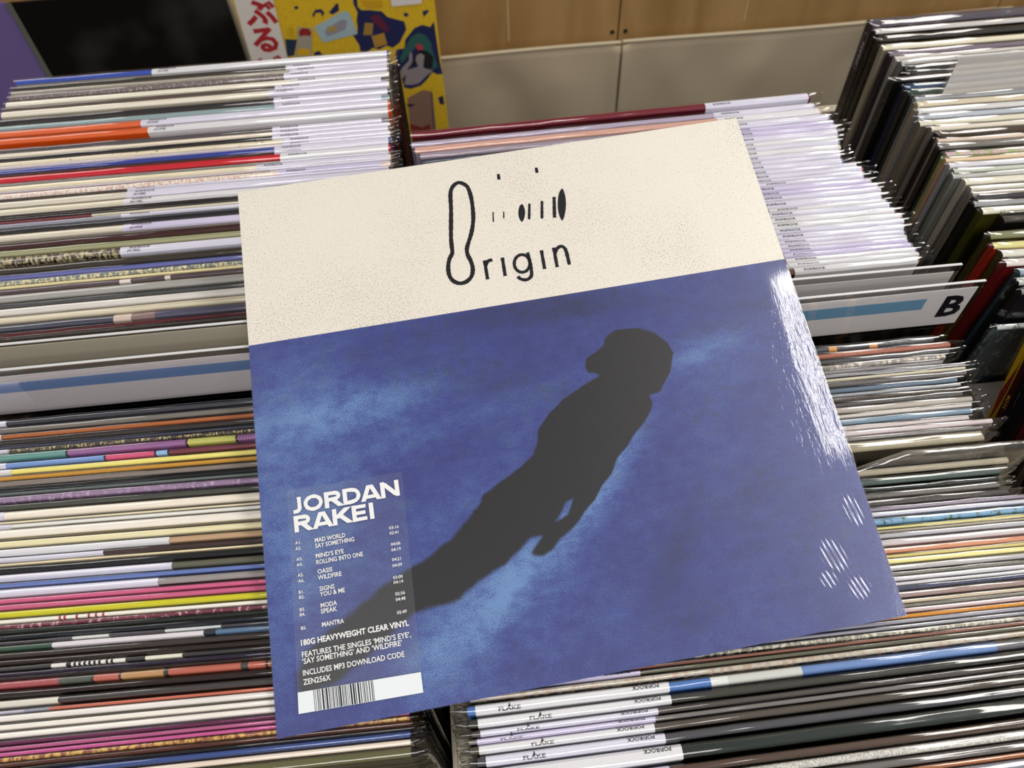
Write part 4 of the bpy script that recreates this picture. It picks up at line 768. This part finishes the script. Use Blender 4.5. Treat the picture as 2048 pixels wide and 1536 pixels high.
mk = N.new('ShaderNodeMapRange'); mk.inputs[1].default_value = .105; mk.inputs[2].default_value = .15; L.new(sp.outputs['X'], mk.inputs[0])
bp = N.new('ShaderNodeBump'); bp.inputs['Distance'].default_value = .0012
m2 = N.new('ShaderNodeMapRange'); m2.inputs[1].default_value = -.085; m2.inputs[2].default_value = -.06; L.new(sp.outputs['Y'], m2.inputs[0])
m3 = N.new('ShaderNodeMapRange'); m3.inputs[1].default_value = .045; m3.inputs[2].default_value = .02; L.new(sp.outputs['Y'], m3.inputs[0])
zone = mth('MULTIPLY_ADD', mth('MULTIPLY', m2.outputs[0], m3.outputs[0]), .5, .06)
L.new(mth('MULTIPLY', mth('MULTIPLY', nz1, mk.outputs[0]), zone), bp.inputs['Height']); bp.inputs['Strength'].default_value = .6
L.new(bp.outputs[0], gl.inputs['Normal']); L.new(bp.outputs[0], fr.inputs['Normal'])
nxw, nyw = 70, 40; V = []
def ripple(x, y):      # bunched wrinkles near the right edge and the lower right corner
    r = 0
    for (cx, cy, rx, ry, k, ang, amp) in RIP:
        a = math.radians(ang); dx, dy = x-cx, y-cy; p = dx*math.cos(a)+dy*math.sin(a); q = -dx*math.sin(a)+dy*math.cos(a)
        r += amp*math.sin(p*k)*math.exp(-(p/rx)**2-(q/ry)**2)
    return r
RIP = [(.132,-.121,.0045,.0065,2500,15,.00020),(.150,-.100,.003,.006,2500,10,.00016),(.126,-.132,.004,.004,2500,20,.00014),(.149,-.03,.003,.02,2400,80,.00016),(.143,-.008,.004,.014,2400,75,.0002),(.152,-.062,.003,.012,2400,80,.00016),(.140,-.139,.004,.004,2600,20,.00015)]
gxs = list(np.linspace(-HX-.0006,.10,20))+list(np.linspace(.1003,HX+.0006,130)); gys = list(np.linspace(-HY-.0006,HY+.0006,300))
for y_ in gys:
    for x_ in gxs: V.append((x_,y_,curl(x_,y_)+.00045+(ripple(x_,y_) if x_ > .1 else 0)))
nn = len(gxs); F = [(j*nn+i,j*nn+i+1,(j+1)*nn+i+1,(j+1)*nn+i) for j in range(len(gys)-1) for i in range(nn-1)]
obj('shrink_wrap', V, F, wr, alb, smooth=True)
# printed title drawing: brush strokes as flat ink shapes
inkb = paper('121013',.5,.0); zi = .00012
def jit(k): return .18*math.sin(k*12.9898)*1
def stroke(pts, wdt, close=False, V=None, F=None, taper=None):
    P = [Vector((a,c)) for a, c in pts]; n = len(P)
    # resample with Catmull-Rom
    Q = []; rng = range(n if close else n-1)
    for i in rng:
        p0 = P[(i-1)%n] if close or i > 0 else P[i]; p1 = P[i]; p2 = P[(i+1)%n]; p3 = P[(i+2)%n] if close or i+2 < n else P[(i+1)%n]
        for s in range(6):
            t = s/6; Q.append(.5*((2*p1)+(p2-p0)*t+(2*p0-5*p1+4*p2-p3)*t*t+(3*p1-p0-3*p2+p3)*t*t*t))
    if not close: Q.append(P[-1])
    o0 = len(V); mlen = len(Q)
    for i, q in enumerate(Q):
        a = Q[(i+1)%mlen] if close or i+1 < mlen else q; c = Q[i-1] if close or i > 0 else q
        d = (a-c).normalized(); nrm = Vector((-d.y,d.x)); w1 = wdt/2*(1+.10*math.sin(i*2.3+wdt*9)+.06*math.sin(i*5.7))
        for s in (1,-1): z_ = q+nrm*w1*s; V.append((z_.x/1000, z_.y/1000, zi))
    for i in range(mlen if close else mlen-1):
        j = (i+1)%mlen; F.append((o0+2*i, o0+2*i+1, o0+2*j+1, o0+2*j))
V = []; F = []
stroke(LOOP, 2.5, True, V, F); stroke(GC[0], 1.95, True, V, F)
for s in STROKES: stroke(s, 2.1, False, V, F)
for s, wd in MARKS: stroke([s[0], [(s[0][0]+s[1][0])/2,(s[0][1]+s[1][1])/2], s[1]], wd*.086, False, V, F)
for bl in BLOBS:
    o0 = len(V); cx = sum(p[0] for p in bl)/len(bl); cy = sum(p[1] for p in bl)/len(bl); V.append((cx/1000,cy/1000,zi))
    for k, p in enumerate(bl): V.append((p[0]/1000, (cy+(p[1]-cy)*(1+.04*math.sin(k*7)))/1000, zi))
    F += [(o0, o0+1+k, o0+1+(k+1)%len(bl)) for k in range(len(bl))]
t_ = obj('printed_title', V, F, inkb, alb); t_['label'] = 'black hand-drawn Origin lettering'
# clear track-list label
lb = obj('track_list_label', [(p[0]/1000,p[1]/1000,.00062) for p in STK[::-1]] + [(p[0]/1000,p[1]/1000,.00048) for p in STK[::-1]],
    [(0,1,2,3),(7,6,5,4),(0,4,5,1),(1,5,6,2),(2,6,7,3),(3,7,4,0)], clear('clear_label_film', .35, 1.35, .022), alb)
lb['label'] = 'transparent label with white lettering and a barcode'
wi = paper('e4e4e2',.5,.0); zt = .00070
V = []; F = []
def put(s, a, c, cap, bold):
    co, fc = flat_text(s, bold); xm0, xm1 = co[:,0].min(), co[:,0].max(); caph = .70
    a = Vector(a); dx = 1.0; wd = (c[0]-a.x) if c is not None else (xm1-xm0)*cap/caph
    sx = wd/(xm1-xm0); sy = cap/caph; o0 = len(V); ang = math.atan2(c[1]-a.y, c[0]-a.x)*0 if c is not None else 0
    for q in co: V.append(((a.x+(q[0]-xm0)*sx)/1000, (a.y+q[1]*sy)/1000, zt))
    F.extend(tuple(k+o0 for k in fa) for fa in fc)
GLY = {'J':[[(.02,.13),(.16,.13),(.28,.18),(.33,.3),(.33,.62),(.33,1.0)]],'I':[[(.14,0),(.14,1)]],'N':[[(.13,0),(.13,1)],[(.16,.93),(.80,.07)],[(.83,0),(.83,1)]],
 'E':[[(.13,0),(.13,1)],[(.1,.88),(.72,.88)],[(.1,.5),(.68,.5)],[(.1,.12),(.74,.12)]],'K':[[(.13,0),(.13,1)],[(.16,.38),(.80,.99)],[(.36,.60),(.86,.02)]],'A':[[(.12,.0),(.46,.98)],[(.54,.98),(.90,.0)],[(.24,.25),(.78,.25)]],
 'R':[[(.13,0),(.13,1)],[(.1,.88),(.45,.88),(.66,.84),(.72,.70),(.66,.55),(.45,.50),(.1,.50)],[(.42,.50),(.82,.0)]],'D':[[(.13,0),(.13,1)],[(.1,.88),(.4,.88),(.68,.78),(.79,.5),(.68,.22),(.4,.12),(.1,.12)]],'O':'o'}
ADV = {'J':.52,'I':.33,'N':1.0,'E':.84,'K':.96,'A':.98,'R':.90,'D':.87,'O':1.0}
def big_word(s, a, c, cap):
    tot = sum(ADV[ch] for ch in s)-.08; wx = (c[0]-a[0])/tot; x = a[0]
    for ch in s:
        q0 = len(V)
        if GLY[ch] == 'o': stroke([(x+wx*(.48+.37*math.cos(u)), a[1]+cap*(.5+.39*math.sin(u))) for u in np.linspace(0,2*math.pi,14,endpoint=False)], 2.0, True, V, F)
        else:
            for pl in GLY[ch]:
                pts = [(x+p[0]*wx, a[1]+p[1]*cap) for p in pl]
                if len(pts) == 2:
                    (x1,y1),(x2,y2) = pts; d = Vector((x2-x1,y2-y1)).normalized(); hor = abs(d.y) < .1
                    w_ = .95 if hor else 1.15/max(abs(d.y),.5); o0 = len(V)
                    off = (0,w_) if hor else (w_,0)
                    V.extend([((x1-off[0])/1000,(y1-off[1])/1000,0),((x2-off[0])/1000,(y2-off[1])/1000,0),((x2+off[0])/1000,(y2+off[1])/1000,0),((x1+off[0])/1000,(y1+off[1])/1000,0)]); F.append((o0,o0+1,o0+2,o0+3))
                else: stroke(pts, 2.05, False, V, F)
        for k in range(q0, len(V)): V[k] = (V[k][0],V[k][1],zt+.000004*(k%997 - k%2)*0+.00001*((k-q0)//4 if GLY[ch] != 'o' else 0))
        x += ADV[ch]*wx
big_word('JORDAN', (TXT[0][1][0], (TXT[0][1][1]+TXT[0][2][1])/2-.3), TXT[0][2], 8.7)
big_word('RAKEI', (TXT[1][1][0], (TXT[1][1][1]+TXT[1][2][1])/2-.3), TXT[1][2], 8.7)
for s, a, c in TXT[2:]:
    big = s in ('JORDAN','RAKEI'); med = s.startswith('180G')
    feat = s[0] in '\u2018FIZ' and len(s) > 6
    y_ = (a[1]+c[1])/2
    put(s, (a[0],y_), (c[0],y_), 8.3 if big else 2.75 if med else 2.6 if feat else 2.25, .055 if big else .03 if med else .016)
for s, a in SM: put(s, a, None, 1.6, .012)
obj('label_lettering', V, F, wi, lb)
V = []; F = []
(xa, ya), (xb, yb) = STRIP; x3, y3 = STK[2]; x4, y4 = STK[3]
obj('barcode_strip', [(x4/1000,y4/1000,.0007),(x3/1000,y3/1000,.0007),(xb/1000,yb/1000,.0007),(xa/1000,ya/1000,.0007)], [(0,1,2,3)], paper('dde2e4',.5,.0), lb)
rb = random.Random(4); x_ = BARS[0][0]; k = 0
while x_ < BARS[1][0]:
    wd = rb.choice([.28,.28,.45,.45,.8]); o0 = len(V); yt = ya+(yb-ya)*(x_-xa)/(xb-xa)-.1; yb2 = y4+(y3-y4)*(x_-x4)/(x3-x4)+.1
    V += [(x_/1000,yb2/1000,.00074),((x_+wd)/1000,yb2/1000,.00074),((x_+wd)/1000,yt/1000,.00074),(x_/1000,yt/1000,.00074)]; F.append((o0,o0+1,o0+2,o0+3)); x_ += wd+rb.choice([.25,.35,.5,.7])
obj('barcode_bars', V, F, inkb, lb)
# ------------------------------------------------------------------ display albums behind
NAVY = [[(-111.2,-240.8),(-112.3,-254.8),(-108.7,-267.6),(-112.8,-280.0),(-113.2,-291.0),(-115.8,-302.1),(-123.6,-303.2),(-116.2,-321.1),(-116.6,-332.8),(-108.0,-335.6),(-95.7,-327.9),(-85.5,-331.8),(-73.6,-326.0),(-63.4,-330.9),(-51.3,-323.2),(-42.0,-308.7),(-37.4,-301.6),(-39.0,-288.3),(-52.5,-283.5),(-64.1,-278.8),(-71.3,-269.1),(-90.0,-265.6),(-102.0,-264.6),(-107.0,-258.8),(-104.5,-241.4)],[(-41.5,-318.3),(-24.7,-300.8),(-11.6,-296.4),(0.4,-301.2),(7.7,-292.5),(8.7,-332.6),(9.8,-364.7),(12.4,-385.6),(2.0,-384.6),(-5.0,-379.8),(-13.9,-391.5),(-26.8,-403.0),(-44.7,-407.7),(-55.7,-404.4),(-62.0,-345.8),(-58.5,-334.3),(-45.5,-333.5)],[(-0.9,-429.5),(8.2,-426.0),(8.9,-443.9),(1.5,-443.1)],[(-288.7,-236.1),(-285.1,-235.6),(-290.3,-316.7),(-292.1,-328.2),(-295.6,-327.9)],[(-152.3,-263.8),(-137.2,-250.0),(-135.2,-252.8),(-136.4,-262.5),(-147.9,-267.8)],[(-178.6,-265.1),(-171.7,-257.7),(-163.0,-257.5),(-159.1,-263.2),(-163.3,-270.1),(-165.0,-262.7),(-172.9,-262.9),(-177.3,-270.7)],[(-190.9,-327.9),(-182.1,-324.8),(-176.8,-333.1),(-191.2,-332.8)],[(-8.9,-274.5),(0.2,-272.6),(1.6,-275.4),(-7.3,-283.8)],[(-203.4,-250.5),(-197.1,-249.3),(-196.6,-253.7),(-202.0,-255.0)],[(-37.0,-273.9),(-30.3,-276.3),(-32.8,-281.5),(-38.6,-279.2)]]
PICS = [('9fb6bc',[(-180.8,-285.0),(-129.5,-263.1),(-121.5,-266.5),(-115.3,-302.1),(-171.9,-311.8)]),('8f8c98',[(-165.6,-291.9),(-135.7,-276.1),(-127.5,-278.7),(-132.2,-293.1),(-155.1,-300.4),(-164.2,-301.5)]),('a98f5a',[(-160.7,-285.9),(-144.7,-285.4),(-145.8,-294.6),(-161.0,-295.2)]),('9a7a38',[(-100.5,-284.8),(-87.6,-286.8),(-92.8,-306.0),(-106.9,-304.8)]),('ad8434',[(-94.0,-307.8),(-73.6,-304.0),(-71.3,-323.3),(-92.1,-328.2)]),('2c5a56',[(-32.1,-315.3),(-20.3,-308.8),(-8.3,-313.7),(-0.9,-327.8),(-0.4,-339.7),(5.5,-370.4),(-4.5,-375.7),(-12.4,-362.6),(-16.8,-338.1),(-27.2,-333.2),(-46.2,-351.3),(-52.9,-358.8),(-55.4,-350.5),(-47.9,-337.2)]),('15151a',[(-28.7,-345.0),(-20.4,-337.8),(-9.7,-340.8),(0.1,-351.6),(-4.0,-371.6),(-17.3,-372.4),(-30.8,-360.9),(-39.6,-370.3)]),('8f8588',[(-54.8,-398.1),(-48.4,-379.8),(-57.0,-387.3),(-58.9,-374.6),(-51.9,-365.0),(-41.3,-355.8),(-37.3,-340.2),(-33.9,-342.5),(-34.9,-356.4),(-38.5,-362.2),(-47.2,-371.6),(-31.9,-368.9),(-27.0,-367.3),(-30.0,-354.9),(-27.2,-347.1),(-20.3,-343.8),(-14.4,-348.3),(-16.5,-358.2),(-18.9,-370.2),(-3.7,-376.8),(-17.2,-387.0),(-30.0,-398.4),(-43.7,-400.3)]),('b03a4a',[(-26.7,-329.4),(-20.9,-327.0),(-14.3,-332.5),(-15.9,-338.2),(-24.2,-338.4)]),('8a6a58',[(-52.7,-424.3),(-26.0,-411.7),(-9.1,-415.5),(-11.6,-499.9),(-56.4,-493.9)]),('3a3060',[(-11.9,-419.6),(-9.9,-419.8),(-14.2,-499.6),(-16.6,-499.4)]),('7a2420',[(-56.0,-476.2),(-35.2,-485.5),(-20.4,-479.9),(-20.3,-496.6),(-56.4,-493.9)]),('2a2038',[(-55.2,-435.1),(-40.9,-437.7),(-49.4,-442.4),(-55.0,-440.7)]),('a39a88',[(-205.4,-281.9),(-183.8,-286.6),(-195.9,-333.3),(-219.8,-331.1)]),('8f2420',[(-205.8,-290.2),(-199.0,-284.3),(-188.9,-286.1),(-186.4,-293.8),(-190.3,-299.1),(-196.8,-296.6),(-205.9,-297.7)]),('20324a',[(-229.6,-300.2),(-211.7,-302.8),(-222.8,-328.8),(-233.9,-329.7)]),('c4a21c',[(-221.1,-281.4),(-212.5,-282.2),(-215.0,-295.0),(-222.0,-298.1)]),('d8a818',[(-215.1,-319.8),(-205.6,-317.7),(-195.7,-321.6),(-198.1,-331.1),(-215.8,-329.5)]),('5a1f38',[(-91.9,-276.3),(-78.8,-272.0),(-67.4,-287.7),(-64.4,-302.9),(-71.5,-302.3),(-82.3,-291.9)]),('c79a1c',[(-100.7,-248.7),(-68.4,-251.5),(-68.4,-262.1),(-94.2,-259.9)])]
TAG = [(-54.5,-245.6),(-5.8,-249.8),(-7.9,-260.2),(-10.7,-261.2),(-54.4,-261.9)]
OBI = [(-287.4,-225.9),(-230.5,-230.7),(-230.7,-237.6),(-233.8,-332.7),(-235.5,-349.5),(-292.3,-344.1),(-291.5,-332.2),(-288.2,-234.4)]
KANA = [(-255.3,-254.8),(-260.9,-298.3),(-262.2,-347.0)]

shelf = thing('display_shelf', (-.66,1.22,-1.1)); tag(shelf, 'cream display shelf holding the upright albums behind the left bin', 'shelf')
box('shelf_board', -.66,.668,-.05,.085,.556,.572, cream, shelf, .002); box('shelf_front', -.66,.668,-.048,-.036,0,.555, cream, shelf); box('back_rest', -.66,.665,-.008,.004,.573,.86, cream, shelf)
def disp(name, x0, x1, y, z0, z1, m, label):
    t = thing(name, ((x0+x1)/2,y,z0)); tag(t, label, 'record', 'albums displayed behind the left bin'); return t
ya_ = 1.19
m, nt, b = newmat('black_cover_print'); N = nt.nodes; L = nt.links
nz = N.new('ShaderNodeTexNoise'); nz.inputs['Scale'].default_value = 9; nz.inputs['Detail'].default_value = 2; tcn = N.new('ShaderNodeTexCoord'); L.new(tcn.outputs['Object'], nz.inputs[0])
r = N.new('ShaderNodeValToRGB'); r.color_ramp.elements[0].position = .5; r.color_ramp.elements[0].color = (.003,.002,.002,1); r.color_ramp.elements[1].position = .8; r.color_ramp.elements[1].color = (.035,.03,.032,1)
L.new(nz.outputs[0], r.inputs[0]); L.new(r.outputs[0], b.inputs['Base Color']); b.inputs['Roughness'].default_value = .4; b.inputs['Specular IOR Level'].default_value = .15; blk = m
al = disp('display_album', -.612,-.300,ya_,-.526,-.21, None, 'nearly black album standing upright behind the left bin')
box('cardboard_sleeve', -.156,.156,0,.004,.0,.316, blk, al, .0006)
box('plastic_bag', -.160,.158,-.001,.005,0,.3175, clear('display_bag', .3, 1.2, .0), al)
box('sleeve_border', -.1595,-.1515,-.0011,-.0002,0,.317, paper('5f6056',.5), al)['label'] = 'grey-green left border strip'
V = []; F = []
stroke([(-.110*1000+22*math.cos(a),(.085*1000)+26*math.sin(a)) for a in np.linspace(.6,6.5,16)], 2.2, False, V, F); stroke([(-98,40),(-100,80),(-92,112)], 3, False, V, F)
V = [(a, -.0006, c) for a, c, _ in V]; obj('printed_lettering', V, F, paper('0b0a0a',.3,.0), al)
al = disp('display_album', -.292,.012,ya_,-.526,-.21, None, 'yellow collage album with red Japanese lettering, behind the left bin')
OX, OZ = -.140, -.526
def dec(name, poly, hx, yy, parent, m=None, lab=None):
    V = [(x_/1000-OX, yy, z_/1000-OZ) for x_, z_ in poly]; V = [(min(max(a,-.152),.152),b_,min(c,.3155)) for a,b_,c in V]
    V2 = V + [(a, b_+.0002, c) for a,b_,c in V]; n = len(V)
    o = obj(name, V2, [tuple(range(n))]+[(i,(i+1)%n,(i+1)%n+n,i+n) for i in range(n)], m or paper(hx,.5,.12), parent)
    if lab: o['label'] = lab
    return o
ym_ = speck('dcb71e','cba01e',30,.56)
yb_ = box('cardboard_sleeve', -.152,.152,0,.004,0,.316, ym_, al, .0006)
for k, p in enumerate(NAVY): dec('printed_patch', p, '1b2350', -.0003-.00002*k, yb_)
for k, (hx, p) in enumerate(PICS): dec('printed_picture', p, hx, -.0008-.00004*k, yb_)
tg = dec('white_sticker', TAG, 'dcd6d4', -.0022, al)
ob = dec('paper_strip', OBI, 'd9d2cb', -.0024, al, lab='white paper strip with red lettering')
V = []; F = []
for s, (kx, kz) in zip('\u3076\u308b\u3069', KANA):
    co, fc = flat_text(s, .04); o0 = len(V); cx = (co[:,0].min()+co[:,0].max())/2; cy = (co[:,1].min()+co[:,1].max())/2
    for q in co: V.append(((q[0]-cx)*.047+kx/1000-OX, -.0027, (q[1]-cy)*.047+kz/1000-OZ))
    F += [tuple(k+o0 for k in fa) for fa in fc]
obj('printed_lettering', V, F, paper('a8262a',.5,.0), ob)
box('plastic_bag', -.156,.155,-.0034,.005,0,.3175, clear('display_bag2', .25, 1.25, .01), al)
al = disp('display_album', -.95,-.64,ya_,-.526,-.21, None, 'lilac album standing upright at the far upper left')
box('cardboard_sleeve', -.17,.1775,.002,.006,0,.316, paper('6c5c90',.5,.06), al, .0006)
dec('printed_patch', [(-960,-400),(-960,-320),(-800,-250),(-700,-222),(-618,-268),(-618,-400)], '877899', .0015, al).location = (OX*1-(-.795), 0, 0)
